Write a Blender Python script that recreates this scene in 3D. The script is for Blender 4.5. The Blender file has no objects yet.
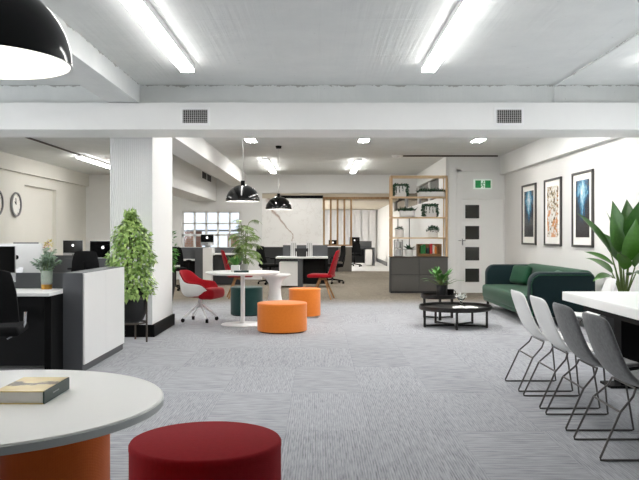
import bpy, bmesh, math, random
from mathutils import Vector, Matrix, noise
PI = math.pi
S = bpy.context.scene
COL = S.collection
rnd = random.Random(7)

# ------------------------------------------------------------------ materials
def lin(c):
    c = c / 255.0
    return c / 12.92 if c <= 0.04045 else ((c + 0.055) / 1.055) ** 2.4
def rgb(r, g, b): return (lin(r), lin(g), lin(b), 1.0)

class NT:
    """small node-tree helper"""
    def __init__(s, name):
        s.m = bpy.data.materials.new(name); s.m.use_nodes = True
        s.t = s.m.node_tree; s.b = s.t.nodes['Principled BSDF']
    def n(s, typ, **kw):
        nd = s.t.nodes.new(typ)
        for k, v in kw.items():
            if k.startswith('_'): setattr(nd, k[1:], v)
            else: nd.inputs[k.replace('__', ' ')].default_value = v
        return nd
    def l(s, a, b): s.t.links.new(a, b)
    def math(s, op, a, b=None, c=None):
        nd = s.t.nodes.new('ShaderNodeMath'); nd.operation = op
        for i, v in enumerate((a, b, c)):
            if v is None: continue
            if isinstance(v, (int, float)): nd.inputs[i].default_value = v
            else: s.l(v, nd.inputs[i])
        return nd.outputs[0]
    def mix(s, fac, a, b):
        nd = s.t.nodes.new('ShaderNodeMix'); nd.data_type = 'RGBA'
        for sock, v in ((nd.inputs[0], fac), (nd.inputs[6], a), (nd.inputs[7], b)):
            if isinstance(v, (int, float, tuple)): sock.default_value = v
            else: s.l(v, sock)
        return nd.outputs[2]
    def coord(s, kind='Object'): return s.n('ShaderNodeTexCoord').outputs[kind]
    def xyz(s, v):
        nd = s.n('ShaderNodeSeparateXYZ'); s.l(v, nd.inputs[0]); return nd.outputs
    def comb(s, x, y, z):
        nd = s.n('ShaderNodeCombineXYZ')
        for i, v in enumerate((x, y, z)):
            if isinstance(v, (int, float)): nd.inputs[i].default_value = v
            else: s.l(v, nd.inputs[i])
        return nd.outputs[0]
    def noise(s, vec, scale, detail=3, rough=0.5):
        nd = s.n('ShaderNodeTexNoise', Scale=scale, Detail=detail, Roughness=rough); s.l(vec, nd.inputs['Vector']); return nd.outputs['Fac']
    def ramp(s, fac, stops, interp='LINEAR'):
        nd = s.n('ShaderNodeValToRGB'); cr = nd.color_ramp; cr.interpolation = interp
        while len(cr.elements) > 1: cr.elements.remove(cr.elements[-1])
        for i, (p, c) in enumerate(stops):
            e = cr.elements[0] if i == 0 else cr.elements.new(p)
            e.position = p; e.color = c
        s.l(fac, nd.inputs[0]); return nd.outputs[0]
    def bump(s, h, strength=0.3, dist=0.01):
        nd = s.n('ShaderNodeBump', Strength=strength, Distance=dist); s.l(h, nd.inputs['Height']); s.l(nd.outputs[0], s.b.inputs['Normal'])
    def set(s, **kw):
        for k, v in kw.items(): s.b.inputs[k.replace('__', ' ')].default_value = v
        return s

MATS = {}
def plain(name, c, rough=0.5, metal=0.0, var=0.06, scale=8.0, bump=0.0, bscale=200.0, **kw):
    """solid colour with a slight procedural variation"""
    t = NT(name); co = t.coord()
    nz = t.noise(co, scale, 4)
    dark = tuple(x * (1 - var) for x in c[:3]) + (1,)
    lite = tuple(min(1, x * (1 + var)) for x in c[:3]) + (1,)
    t.l(t.mix(nz, dark, lite), t.b.inputs['Base Color'])
    t.set(Roughness=rough, Metallic=metal, **kw)
    if bump: t.bump(t.noise(co, bscale, 2), bump, 0.003)
    MATS[name] = t.m; return t.m

def emit(name, c, strength):
    t = NT(name); t.set(Base__Color=c, Roughness=0.4)
    t.b.inputs['Emission Color'].default_value = c; t.b.inputs['Emission Strength'].default_value = strength
    MATS[name] = t.m; return t.m

def carpet():
    t = NT('carpet_tiles'); co = t.coord(); x, y, z = t.xyz(co)
    TW, TD = 0.545, 1.18
    u = t.math('DIVIDE', t.math('ADD', x, -0.325 + 40 * TW), TW); v = t.math('DIVIDE', t.math('ADD', y, -4.85 + 40 * TD), TD)
    iu = t.math('FLOOR', u); iv = t.math('FLOOR', v)
    par = t.math('MODULO', t.math('ADD', t.math('ADD', iu, iv), 1.0), 2.0)
    wo = t.n('ShaderNodeTexWhiteNoise'); wo.noise_dimensions = '2D'; t.l(t.comb(t.math('ADD', iu, 17.0), iv, 0), wo.inputs['Vector'])
    par = t.math('ABSOLUTE', t.math('SUBTRACT', par, t.math('LESS_THAN', wo.outputs['Value'], 0.16)))
    # yarn rows: run along y in one tile, along x in the next
    def yarn(p, q, seed, fp, fq, pitch, amp):
        n1 = t.noise(t.comb(t.math('MULTIPLY', p, fp), t.math('MULTIPLY', q, fq), seed), 1.0, 2, 0.5)
        n2 = t.noise(t.comb(t.math('MULTIPLY', p, fp * .3), t.math('MULTIPLY', q, fq * 1.7), seed), 1.0, 2, 0.5)
        ln = t.math('SINE', t.math('ADD', t.math('MULTIPLY', p, 2 * PI / pitch), t.math('MULTIPLY', n2, 5.0)))
        return t.math('ADD', t.math('ADD', t.math('MULTIPLY', n1, 0.55), t.math('MULTIPLY', n2, 0.45)), t.math('MULTIPLY', ln, amp))
    a = yarn(x, y, t.math('MULTIPLY', iv, 7.3), 240, 5.5, .0145, .08); b = yarn(y, x, t.math('MULTIPLY', iu, 5.1), 110, 4.5, .045, .05)
    mixf = t.n('ShaderNodeMix'); mixf.data_type = 'FLOAT'
    t.l(par, mixf.inputs[0]); t.l(a, mixf.inputs[2]); t.l(b, mixf.inputs[3]); st = mixf.outputs[0]
    wn = t.n('ShaderNodeTexWhiteNoise'); wn.noise_dimensions = '2D'; t.l(t.comb(iu, iv, 0), wn.inputs['Vector'])
    grain = t.noise(co, 260, 2, 0.7)
    val = t.math('ADD', st, t.math('MULTIPLY', t.math('SUBTRACT', wn.outputs['Value'], 0.5), 0.05))
    val = t.math('ADD', val, t.math('MULTIPLY', t.math('SUBTRACT', grain, 0.5), 0.4))
    fu = t.math('FRACT', u); fv = t.math('FRACT', v)
    seam = t.math('MAXIMUM', t.math('LESS_THAN', t.math('ABSOLUTE', t.math('SUBTRACT', fu, 0.0)), 0.012), t.math('LESS_THAN', fv, 0.008))
    val = t.math('SUBTRACT', val, t.math('MULTIPLY', seam, 0.06))
    grey = t.ramp(val, [(0.26, rgb(126, 127, 131)), (0.42, rgb(155, 156, 160)), (0.54, rgb(168, 169, 173)), (0.78, rgb(188, 189, 193))])
    taupe = t.ramp(val, [(0.25, rgb(96, 88, 78)), (0.5, rgb(138, 129, 116)), (0.78, rgb(170, 160, 146))])
    pale = t.ramp(val, [(0.25, rgb(190, 190, 190)), (0.75, rgb(216, 216, 216))])
    m1 = t.math('SMOOTH_MIN', t.math('MAXIMUM', t.math('DIVIDE', t.math('SUBTRACT', y, 13.4), 1.5), 0.0), 1.0, 0.01)
    c = t.mix(m1, grey, taupe)
    c = t.mix(t.math('GREATER_THAN', y, 26.2), c, pale)
    t.l(c, t.b.inputs['Base Color']); t.set(Roughness=0.95)
    t.b.inputs['Specular IOR Level'].default_value = 0.15
    t.bump(val, 0.35, 0.006)
    MATS['carpet'] = t.m

def concrete_paint():
    t = NT('white_painted_concrete'); co = t.coord(); x, y, z = t.xyz(co)
    board = t.noise(t.comb(t.math('MULTIPLY', x, 26), t.math('MULTIPLY', y, 0.5), 0.0), 1.0, 2)
    bk = t.n('ShaderNodeTexBrick', Scale=1.0, Mortar__Size=0.008, Brick__Width=2.4, Row__Height=1.2, Mortar__Smooth=0.3)
    bk.inputs['Color1'].default_value = (1, 1, 1, 1); bk.inputs['Color2'].default_value = (.9, .9, .9, 1); bk.inputs['Mortar'].default_value = (.35, .35, .35, 1)
    t.l(co, bk.inputs['Vector'])
    nz = t.noise(co, 3.0, 6, 0.65); pit = t.noise(co, 16.0, 4, 0.7)
    pits = t.ramp(pit, [(0.0, (0, 0, 0, 1)), (0.27, (0, 0, 0, 1)), (0.31, (1, 1, 1, 1))])
    h = t.math('ADD', t.math('MULTIPLY', board, 0.3), t.math('MULTIPLY', bk.outputs['Color'], 0.5))
    h = t.math('ADD', h, t.math('ADD', t.math('MULTIPLY', nz, 0.5), t.math('MULTIPLY', pits, 0.4)))
    c = t.mix(nz, rgb(206, 209, 208), rgb(226, 228, 226))
    c = t.mix(t.math('MULTIPLY', t.math('SUBTRACT', 1.0, pits), 0.5), c, rgb(120, 120, 118))
    c = t.mix(t.math('MULTIPLY', t.math('SUBTRACT', 1.0, bk.outputs['Fac']), 0.0), c, rgb(150, 150, 150))
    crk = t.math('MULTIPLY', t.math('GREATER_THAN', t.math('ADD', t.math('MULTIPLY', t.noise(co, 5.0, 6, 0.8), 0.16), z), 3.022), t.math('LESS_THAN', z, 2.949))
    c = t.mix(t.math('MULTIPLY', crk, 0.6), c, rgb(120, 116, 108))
    t.l(c, t.b.inputs['Base Color']); t.set(Roughness=0.75); t.bump(h, 0.6, 0.02)
    MATS['concrete'] = t.m

def wood(name, c1, c2, axis='Z', rough=0.5):
    t = NT(name); co = t.coord(); x, y, z = t.xyz(co)
    s = {'X': (2, 40, 40), 'Y': (40, 2, 40), 'Z': (40, 40, 2)}[axis]
    nz = t.noise(t.comb(t.math('MULTIPLY', x, s[0]), t.math('MULTIPLY', y, s[1]), t.math('MULTIPLY', z, s[2])), 1.0, 4, 0.6)
    t.l(t.ramp(nz, [(0.3, c1), (0.7, c2)]), t.b.inputs['Base Color']); t.set(Roughness=rough); t.bump(nz, 0.1, 0.002)
    MATS[name] = t.m

def fabric(name, c, c2, rough=0.9, scale=340, sheen=0.3, bump=0.4, weave=0.08):
    t = NT(name); co = t.coord(); x, y, z = t.xyz(co)
    ww = t.math('MULTIPLY', t.math('ADD', t.math('SINE', t.math('MULTIPLY', t.math('ADD', x, y), scale * 2)), t.math('SINE', t.math('MULTIPLY', t.math('SUBTRACT', z, t.math('SUBTRACT', x, y)), scale * 2))), weave)
    nz = t.noise(co, 40, 6, 0.75)
    v = t.math('ADD', t.math('ADD', ww, 0.5), t.math('SUBTRACT', nz, 0.5))
    t.l(t.mix(v, c, c2), t.b.inputs['Base Color']); t.set(Roughness=rough)
    t.b.inputs['Sheen Weight'].default_value = sheen; t.b.inputs['Sheen Roughness'].default_value = 0.5
    t.b.inputs['Specular IOR Level'].default_value = 0.2
    t.bump(v, bump, 0.002); MATS[name] = t.m

def leafmat(name, c1, c2, rough=0.45, tr=0.0):
    t = NT(name); co = t.coord(); nz = t.noise(co, 30, 2); isl = t.n('ShaderNodeNewGeometry').outputs['Random Per Island']
    t.l(t.mix(t.math('MULTIPLY', t.math('ADD', nz, isl), 0.5), c1, c2), t.b.inputs['Base Color']); t.set(Roughness=rough)
    if tr:
        t.b.inputs['Transmission Weight'].default_value = 0.0
        t.b.inputs['Subsurface Weight'].default_value = 0.0
    MATS[name] = t.m

def marble():
    t = NT('veined_marble'); co = t.coord(); x, y, z = t.xyz(co)
    n1 = t.noise(co, 2.2, 6, 0.6); n2 = t.noise(co, 6.0, 5, 0.65)
    # main vein: x as a function of height
    zz = t.math('DIVIDE', z, 1.66)
    def g(v): return (v, v, v, 1)
    curve = t.ramp(zz, [(0.0, g(.515)), (0.25, g(.51)), (0.42, g(.39)), (0.6, g(.28)), (0.75, g(.17)), (1.0, g(.12))])
    d = t.math('ABSOLUTE', t.math('SUBTRACT', t.math('ADD', t.math('DIVIDE', x, 2.1), t.math('MULTIPLY', t.math('SUBTRACT', n2, 0.5), 0.09)), curve))
    wide = t.math('ADD', 0.010, t.math('MULTIPLY', t.math('POWER', zz, 2.0), 0.07))
    vein = t.math('MAXIMUM', t.math('SUBTRACT', 1.0, t.math('DIVIDE', d, wide)), 0.0)
    thin = t.math('MAXIMUM', t.math('SUBTRACT', 1.0, t.math('MULTIPLY', t.math('ABSOLUTE', t.math('SUBTRACT', n1, 0.56)), 60)), 0.0)
    c = t.mix(t.math('MULTIPLY', n1, 0.5), rgb(250, 249, 247), rgb(240, 238, 235))
    c = t.mix(t.math('MULTIPLY', thin, 0.25), c, rgb(196, 188, 180))
    c = t.mix(t.math('MULTIPLY', vein, 0.85), c, rgb(160, 128, 108))
    t.l(c, t.b.inputs['Base Color']); t.set(Roughness=0.3); MATS['marble'] = t.m

def painting(name, kind, seed):
    t = NT(name); co = t.coord('Generated'); x, y, z = t.xyz(co)
    off = t.comb(t.math('ADD', y, seed), t.math('MULTIPLY', z, 1.0), seed)
    if kind == 'blue':
        fine = t.noise(t.comb(t.math('MULTIPLY', y, 16), t.math('MULTIPLY', z, 6), seed), 1.0, 6, 0.85)
        cx = t.math('ABSOLUTE', t.math('SUBTRACT', y, 0.5))
        glow = t.math('SUBTRACT', 1.0, t.math('ADD', t.math('MULTIPLY', cx, 1.15), t.math('MULTIPLY', t.math('ABSOLUTE', t.math('SUBTRACT', z, 0.80)), 1.15)))
        v = t.math('ADD', t.math('MULTIPLY', glow, 0.72), t.math('MULTIPLY', t.math('SUBTRACT', fine, 0.44), 1.5))
        c = t.ramp(v, [(0.18, rgb(6, 9, 16)), (0.36, rgb(14, 36, 58)), (0.52, rgb(44, 110, 148)), (0.68, rgb(140, 196, 216)), (0.86, rgb(236, 244, 248))])
    else:
        vec = t.comb(t.math('MULTIPLY', y, 6), t.math('MULTIPLY', z, 9), seed)
        a = t.noise(vec, 1.0, 6, 0.8)
        b = t.noise(t.comb(t.math('MULTIPLY', y, 4), t.math('MULTIPLY', z, 5), seed + 9), 1.0, 4, 0.7)
        c = t.ramp(t.math('ADD', a, t.math('MULTIPLY', t.math('SUBTRACT', 0.5, z), 0.05)), [(0.30, rgb(24, 22, 22)), (0.41, rgb(60, 48, 38)), (0.45, rgb(178, 146, 92)), (0.49, rgb(238, 234, 224)), (0.75, rgb(246, 244, 240))])
        c = t.mix(t.ramp(t.math('SUBTRACT', b, t.math('MULTIPLY', z, 0.20)), [(0.46, (0, 0, 0, 1)), (0.50, (.85, .85, .85, 1))]), c, rgb(216, 142, 84))
        c = t.mix(t.ramp(a, [(0.62, (0, 0, 0, 1)), (0.66, (1, 1, 1, 1))]), c, rgb(120, 140, 150))
    t.l(c, t.b.inputs['Base Color']); t.set(Roughness=0.25); MATS[name] = t.m

def brick():
    t = NT('brick'); co = t.coord(); x, y, z = t.xyz(co)
    bk = t.n('ShaderNodeTexBrick', Scale=4.0, Mortar__Size=0.02); t.l(t.comb(x, z, 0), bk.inputs['Vector'])
    bk.inputs['Color1'].default_value = rgb(214, 152, 116); bk.inputs['Color2'].default_value = rgb(226, 172, 140); bk.inputs['Mortar'].default_value = rgb(220, 205, 190)
    t.l(bk.outputs['Color'], t.b.inputs['Base Color']); t.set(Roughness=0.9); MATS['brick'] = t.m

def book_cover():
    t = NT('book_cover_art'); co = t.coord(); x, y, z = t.xyz(co)
    nz = t.noise(co, 14, 4, 0.6); n2 = t.noise(co, 40, 4, 0.7)
    base = t.mix(nz, rgb(196, 166, 92), rgb(236, 218, 158))
    # a dark band of foliage across the middle of the cover picture
    d = t.math('ABSOLUTE', t.math('SUBTRACT', t.math('ADD', y, t.math('MULTIPLY', t.math('SUBTRACT', nz, 0.5), 0.16)), 0.122))
    c = t.mix(t.ramp(d, [(0.010, (1, 1, 1, 1)), (0.022, (0, 0, 0, 1))]), base, t.mix(n2, rgb(24, 20, 14), rgb(110, 84, 44)))
    t.l(c, t.b.inputs['Base Color']); t.set(Roughness=0.3); MATS['book_cover'] = t.m

carpet(); concrete_paint(); marble(); brick(); book_cover()
wood('pine', rgb(196, 160, 118), rgb(226, 194, 154)); wood('pine_x', rgb(200, 170, 130), rgb(230, 204, 168), 'X')
wood('slat_wood', rgb(130, 98, 62), rgb(168, 134, 92)); wood('oak_leg', rgb(138, 98, 58), rgb(178, 134, 86)); wood('crate_wood', rgb(120, 88, 50), rgb(164, 124, 78), 'X')
painting('art_blue', 'blue', 3.1); painting('art_blue_dark', 'blue', 11.7); painting('art_amber', 'amber', 5.3)
WHITE = plain('white_paint', rgb(232, 232, 230), 0.6, var=0.02, bump=0.05, bscale=60)
WALLM = plain('wall_paint', rgb(226, 225, 222), 0.7, var=0.02, scale=2, bump=0.06, bscale=40)
plain('cream_wall', rgb(226, 224, 216), 0.7, var=0.03, scale=2, bump=0.08, bscale=30)
plain('soffit', rgb(206, 196, 178), 0.8)
plain('gloss_white', rgb(240, 240, 238), 0.3, var=0.01); plain('white_laminate', rgb(238, 238, 236), 0.38, var=0.01)
plain('table_edge', rgb(204, 208, 206), 0.4, var=0.02)
plain('white_plastic', rgb(232, 232, 230), 0.35, var=0.02); plain('white_metal', rgb(236, 236, 236), 0.35, var=0.02)
plain('shell_grey_cream', rgb(226, 218, 208), 0.5)
plain('clad', rgb(240, 239, 238), 0.5, var=0.02)
plain('black', rgb(7, 7, 8), 0.65, Specular__IOR__Level=0.15); plain('black_gloss', rgb(8, 8, 9), 0.12, var=0.02); plain('black_matt', rgb(20, 20, 21), 0.75)
plain('pot_black', rgb(22, 22, 23), 0.5); plain('black_wood', rgb(24, 22, 21), 0.35)
plain('charcoal', rgb(84, 86, 89), 0.5, var=0.04); plain('charcoal_dark', rgb(42, 43, 45), 0.5); plain('cabinet_grey', rgb(86, 84, 81), 0.5)
plain('panel_brown', rgb(74, 66, 58), 0.5); plain('grey_cabinet', rgb(120, 115, 106), 0.7)
plain('steel', rgb(92, 90, 88), 0.4, 0.5); plain('chrome', rgb(200, 200, 202), 0.15, 1.0); plain('aluminium', rgb(205, 206, 208), 0.35, 0.7); plain('gold', rgb(176, 130, 60), 0.3, 0.9)
plain('dark_glass', rgb(44, 46, 42), 0.12); plain('grille_dark', rgb(46, 46, 46), 0.6); plain('grille', rgb(190, 190, 188), 0.5)
plain('clock_grey', rgb(128, 128, 130), 0.4); plain('frame_grey', rgb(72, 70, 68), 0.4); plain('paper', rgb(244, 242, 236), 0.7, var=0.01)
plain('conduit_dark', rgb(70, 58, 54), 0.5); plain('terracotta_grey', rgb(170, 168, 164), 0.6)
plain('book_green', rgb(14, 52, 44), 0.4); plain('book_teal', rgb(10, 46, 46), 0.5); plain('book_red', rgb(190, 40, 36), 0.5); plain('book_orange', rgb(222, 126, 40), 0.5); plain('book_leaf', rgb(30, 120, 54), 0.5); plain('book_cream', rgb(232, 226, 210), 0.6)
plain('blind', rgb(222, 222, 224), 0.8); plain('dark_red', rgb(120, 12, 20), 0.7)
plain('yellow_petal', rgb(222, 208, 130), 0.7); plain('pink_petal', rgb(222, 200, 190), 0.7)
fabric('red_wool', rgb(122, 8, 18), rgb(146, 16, 26), sheen=.0); fabric('red_fabric', rgb(138, 8, 22), rgb(166, 14, 30), sheen=.1); fabric('orange_fabric', rgb(218, 116, 34), rgb(238, 136, 50)); fabric('orange_side', rgb(206, 96, 34), rgb(222, 112, 44))
fabric('green_felt', rgb(16, 50, 48), rgb(26, 64, 60)); fabric('grey_felt', rgb(46, 47, 48), rgb(140, 141, 142), scale=120, weave=0.0)
fabric('velvet_green', rgb(10, 54, 34), rgb(22, 78, 50), 0.6, 300, 0.12, 0.1); fabric('velvet_dark', rgb(4, 26, 30), rgb(8, 38, 41), 0.6, 300, 0.06, 0.1)
fabric('mesh_black', rgb(8, 8, 9), rgb(16, 16, 18), 0.8, 300, 0.0)
leafmat('leaf_bright', rgb(56, 112, 36), rgb(206, 232, 138)); leafmat('leaf_mid', rgb(34, 92, 34), rgb(96, 156, 66)); leafmat('leaf_dark', rgb(16, 50, 32), rgb(44, 92, 60))
leafmat('leaf_big', rgb(22, 62, 22), rgb(78, 126, 44), 0.3); leafmat('leaf_palm', rgb(64, 96, 34), rgb(142, 166, 84)); leafmat('leaf_euc', rgb(84, 112, 92), rgb(158, 182, 156)); plain('stem', rgb(96, 116, 60), 0.6)
plain('exit_green', rgb(18, 120, 66), 0.4)
emit('tube_light', (1, .985, .96, 1), 11.0); emit('panel_light', (1, .98, .94, 1), 45.0); emit('tube_mid', (1, .985, .96, 1), 22.0); emit('tube_rear', (1, .985, .96, 1), 20.0); emit('bulb', (1, .96, .9, 1), 22.0)
emit('exit_lit', (.86, .95, .88, 1), 0.1); emit('exit_lit_green', rgb(16, 118, 62), 0.3); emit('screen_mark', (1, 1, 1, 1), 1.0)
def glassm():
    t = NT('clear_glass'); t.set(Base__Color=(.93, .96, .95, 1), Roughness=0.05); t.b.inputs['Transmission Weight'].default_value = 1.0; t.b.inputs['IOR'].default_value = 1.3; MATS['glass'] = t.m
    t = NT('window_glass'); g = t.n('ShaderNodeBsdfTransparent'); g.inputs[0].default_value = (.95, .97, 1, 1)
    gl = t.n('ShaderNodeBsdfGlossy', Roughness=0.02); mx = t.n('ShaderNodeMixShader', Fac=0.06)
    t.l(g.outputs[0], mx.inputs[1]); t.l(gl.outputs[0], mx.inputs[2]); t.l(mx.outputs[0], t.t.nodes['Material Output'].inputs[0]); MATS['window_glass'] = t.m
glassm()
def vaseglass():
    t = NT('vase_glass'); g = t.n('ShaderNodeBsdfTransparent'); g.inputs[0].default_value = (.9, .93, .9, 1)
    t.set(Base__Color=rgb(214, 220, 212), Roughness=0.15); mx = t.n('ShaderNodeMixShader', Fac=0.45)
    t.l(g.outputs[0], mx.inputs[1]); t.l(t.b.outputs[0], mx.inputs[2]); t.l(mx.outputs[0], t.t.nodes['Material Output'].inputs[0]); MATS['vase_glass'] = t.m
vaseglass()

# ------------------------------------------------------------------ mesh builder
class MB:
    def __init__(s): s.bm = bmesh.new(); s.M = Matrix.Identity(4)
    def _add(s, t):
        t.transform(s.M); me = bpy.data.meshes.new('t'); t.to_mesh(me); t.free(); s.bm.from_mesh(me); bpy.data.meshes.remove(me)
    def box(s, x0, x1, y0, y1, z0, z1, bev=0, seg=2):
        t = bmesh.new(); bmesh.ops.create_cube(t, size=1)
        for v in t.verts: v.co = Vector(((x0 + x1) / 2 + v.co.x * (x1 - x0), (y0 + y1) / 2 + v.co.y * (y1 - y0), (z0 + z1) / 2 + v.co.z * (z1 - z0)))
        if bev: bmesh.ops.bevel(t, geom=list(t.edges), offset=bev, segments=seg, affect='EDGES', profile=0.5)
        s._add(t); return s
    def lathe(s, prof, c=(0, 0, 0), seg=48, cap=True):
        t = bmesh.new(); rings = []
        for r, z in prof:
            if r < 1e-5: rings.append([t.verts.new((c[0], c[1], c[2] + z))])
            else: rings.append([t.verts.new((c[0] + r * math.cos(2 * PI * i / seg), c[1] + r * math.sin(2 * PI * i / seg), c[2] + z)) for i in range(seg)])
        for a, b in zip(rings, rings[1:]):
            for i in range(seg):
                j = (i + 1) % seg
                if len(a) == 1 and len(b) == 1: continue
                if len(a) == 1: t.faces.new((a[0], b[j], b[i]))
                elif len(b) == 1: t.faces.new((a[i], a[j], b[0]))
                else: t.faces.new((a[i], a[j], b[j], b[i]))
        if cap:
            if len(rings[0]) > 1: t.faces.new(list(reversed(rings[0])))
            if len(rings[-1]) > 1: t.faces.new(rings[-1])
        bmesh.ops.recalc_face_normals(t, faces=t.faces); s._add(t); return s
    def cyl(s, c, r, h, seg=32, r2=None, bev=0):
        r2 = r if r2 is None else r2
        p = [(r - bev, 0), (r, bev), (r2, h - bev), (r2 - bev, h)] if bev else [(r, 0), (r2, h)]
        return s.lathe(p, c, seg)
    def tube(s, pts, r, seg=8, closed=False, r2=None):
        t = bmesh.new(); P = [Vector(p) for p in pts]; n = len(P); rings = []; prevN = None
        for i, p in enumerate(P):
            a = P[(i - 1) % n] if (closed or i > 0) else P[i]; b = P[(i + 1) % n] if (closed or i < n - 1) else P[i]
            d = (b - a).normalized()
            if prevN is None:
                up = Vector((0, 0, 1)) if abs(d.z) < 0.9 else Vector((1, 0, 0)); nn = d.cross(up).normalized()
            else:
                nn = prevN - d * prevN.dot(d); nn = nn.normalized() if nn.length > 1e-6 else d.orthogonal().normalized()
            prevN = nn; bb = d.cross(nn); rr = r if r2 is None else r + (r2 - r) * i / (n - 1)
            rings.append([t.verts.new(p + rr * (math.cos(2 * PI * k / seg) * nn + math.sin(2 * PI * k / seg) * bb)) for k in range(seg)])
        for i in range(n if closed else n - 1):
            A, B = rings[i], rings[(i + 1) % n]
            for k in range(seg): t.faces.new((A[k], A[(k + 1) % seg], B[(k + 1) % seg], B[k]))
        if not closed: t.faces.new(list(reversed(rings[0]))); t.faces.new(rings[-1])
        bmesh.ops.recalc_face_normals(t, faces=t.faces); s._add(t); return s
    def mesh(s, verts, faces, recalc=True):
        t = bmesh.new(); V = [t.verts.new(v) for v in verts]
        for f in faces:
            try: t.faces.new([V[i] for i in f])
            except ValueError: pass
        if recalc: bmesh.ops.recalc_face_normals(t, faces=t.faces)
        s._add(t); return s
    def leaf(s, base, d, up, L, W, droop=0.3, n=5, fold=0.25, tip=1.0, shape=0.45):
        """a leaf blade: base point, direction, face-up vector, length, width"""
        d = Vector(d).normalized(); up = Vector(up); side = d.cross(up)
        if side.length < 1e-4: side = d.orthogonal()
        side.normalize(); up = side.cross(d).normalized(); p = Vector(base); vs = []; fs = []
        for i in range(n + 1):
            u = i / n; w = W * 0.5 * (math.sin(PI * min(1, u ** shape * 0.98 + 0.02)) if shape != 1 else math.sin(PI * u))
            w = max(w, 0.0005)
            q = Matrix.Rotation(-droop * u, 3, side); dd = q @ d; uu = q @ up
            if i > 0: p = p + dd * (L / n)
            vs += [p + side * w + uu * w * fold, p.copy(), p - side * w + uu * w * fold]
        for i in range(n):
            a = 3 * i; fs += [(a, a + 1, a + 4, a + 3), (a + 1, a + 2, a + 5, a + 4)]
        return s.mesh(vs, fs, False)
    def build(s, name, mat, parent=None, smooth=True, angle=35, loc=None):
        me = bpy.data.meshes.new(name); s.bm.to_mesh(me); s.bm.free()
        me.materials.append(MATS[mat] if isinstance(mat, str) else mat)
        if smooth:
            for p in me.polygons: p.use_smooth = True
            me.set_sharp_from_angle(angle=math.radians(angle))
        o = bpy.data.objects.new(name, me); COL.objects.link(o)
        if loc: o.location = loc
        if parent: o.parent = parent
        return o

def thing(name, label, cat, loc=(0, 0, 0), rz=0, group=None):
    o = bpy.data.objects.new(name, None); COL.objects.link(o); o.location = loc; o.rotation_euler = (0, 0, math.radians(rz))
    o.empty_display_size = 0.1
    return tag(o, label, cat, group)
def tag(o, label, cat, group=None):
    o['label'] = label; o['category'] = cat
    if group: o['group'] = group
    return o
def part(name, mat, parent, fn, label=None, **kw):
    m = MB(); fn(m); o = m.build(name, mat, parent, **kw)
    if label: o['label'] = label
    return o
def struct(name, mat, fn, parent=None, **kw):
    m = MB(); fn(m); o = m.build(name, mat, parent, **kw)
    if parent is None: o['kind'] = 'structure'
    return o
def copy_thing(root, loc, rz, label, group=None):
    r = root.copy(); COL.objects.link(r); r.location = loc; r.rotation_euler = (0, 0, math.radians(rz)); r['label'] = label
    if group: r['group'] = group
    for ch in list(root.children):
        c = ch.copy(); COL.objects.link(c); c.parent = r
        for g in list(ch.children):
            d = g.copy(); COL.objects.link(d); d.parent = c
    return r
def subsurf(o, lv=2): m = o.modifiers.new('s', 'SUBSURF'); m.levels = lv; m.render_levels = lv; return o
def solid(o, t, off=0): m = o.modifiers.new('t', 'SOLIDIFY'); m.thickness = t; m.offset = off; return o

# ------------------------------------------------------------------ camera
cam = bpy.data.cameras.new('camera'); co = bpy.data.objects.new('camera', cam); COL.objects.link(co)
co.location = (0, 0, 1.25); co.rotation_euler = (PI / 2, 0, 0)
cam.sensor_width = 36; cam.lens = 760 / 639 * 36; cam.shift_y = -5 / 639; cam.clip_end = 200
S.camera = co

# ------------------------------------------------------------------ room shell
H = 2.95
struct('floor', 'carpet', lambda m: m.box(-6.9, 4.4, -2.6, 36.3, -0.1, 0), smooth=False)
struct('ceiling', 'concrete', lambda m: m.box(-6.9, 4.4, -2.6, 36.3, H, H + 0.2), smooth=False)
def wl(m):
    m.box(-6.9, -6.68, 8.4, 21.6, 0, H)                          # back face of the recess
    for a in ((-2.6, 4.0, 0, H), (4.0, 8.4, 0, .9), (4.0, 8.4, 2.4, H)): m.box(-6.7, -6.58, *a)
    m.box(-6.68, -6.58, 8.4, 16.95, 0, H); m.box(-6.68, -6.58, 19.0, 21.4, 0, H); m.box(-6.68, -6.58, 16.95, 19.0, 2.37, H)
struct('wall_left', 'cream_wall', wl, smooth=False)
struct('trim_1', 'cream_wall', lambda m: m.box(-6.58, -6.48, -2.5, 21.4, 2.61, H), smooth=False)
struct('wall_right', 'wall_paint', lambda m: (m.box(4.0, 4.2, -2.6, 4.0, 0, H), m.box(4.0, 4.2, 8.4, 16.5, 0, H), m.box(4.0, 4.2, 4.0, 8.4, 0, .9), m.box(4.0, 4.2, 4.0, 8.4, 2.4, H)), smooth=False)
struct('trim_2', 'white_paint', lambda m: m.box(3.9, 4.0, 9.2, 16.4, 2.55, H), smooth=False)
struct('wall_front', 'charcoal_dark', lambda m: m.box(-6.9, 4.3, -2.8, -2.6, 0, H), smooth=False)  # unseen wall behind the camera, coloured dark to cut light on near sides
def dw(m):
    m.box(2.73, 3.01, 16.4, 16.6, 0, H); m.box(3.97, 4.1, 16.4, 16.6, 0, H); m.box(3.01, 3.97, 16.4, 16.6, 2.66, H)
struct('wall_door', 'white_paint', dw, smooth=False)
def sw(m):     # side wall behind the shelf, with a high strip window
    m.box(2.73, 2.93, 16.6, 36.2, 0, 2.1); m.box(2.73, 2.93, 16.6, 36.2, 2.6, H); m.box(2.73, 2.93, 16.6, 17.4, 2.1, 2.6); m.box(2.73, 2.93, 28, 36.2, 2.1, 2.6)
struct('wall_side', 'white_paint', sw, smooth=False)
w2 = struct('window_2', 'dark_glass', lambda m: m.box(2.80, 2.84, 17.4, 28, 2.1, 2.6), smooth=False)
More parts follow.
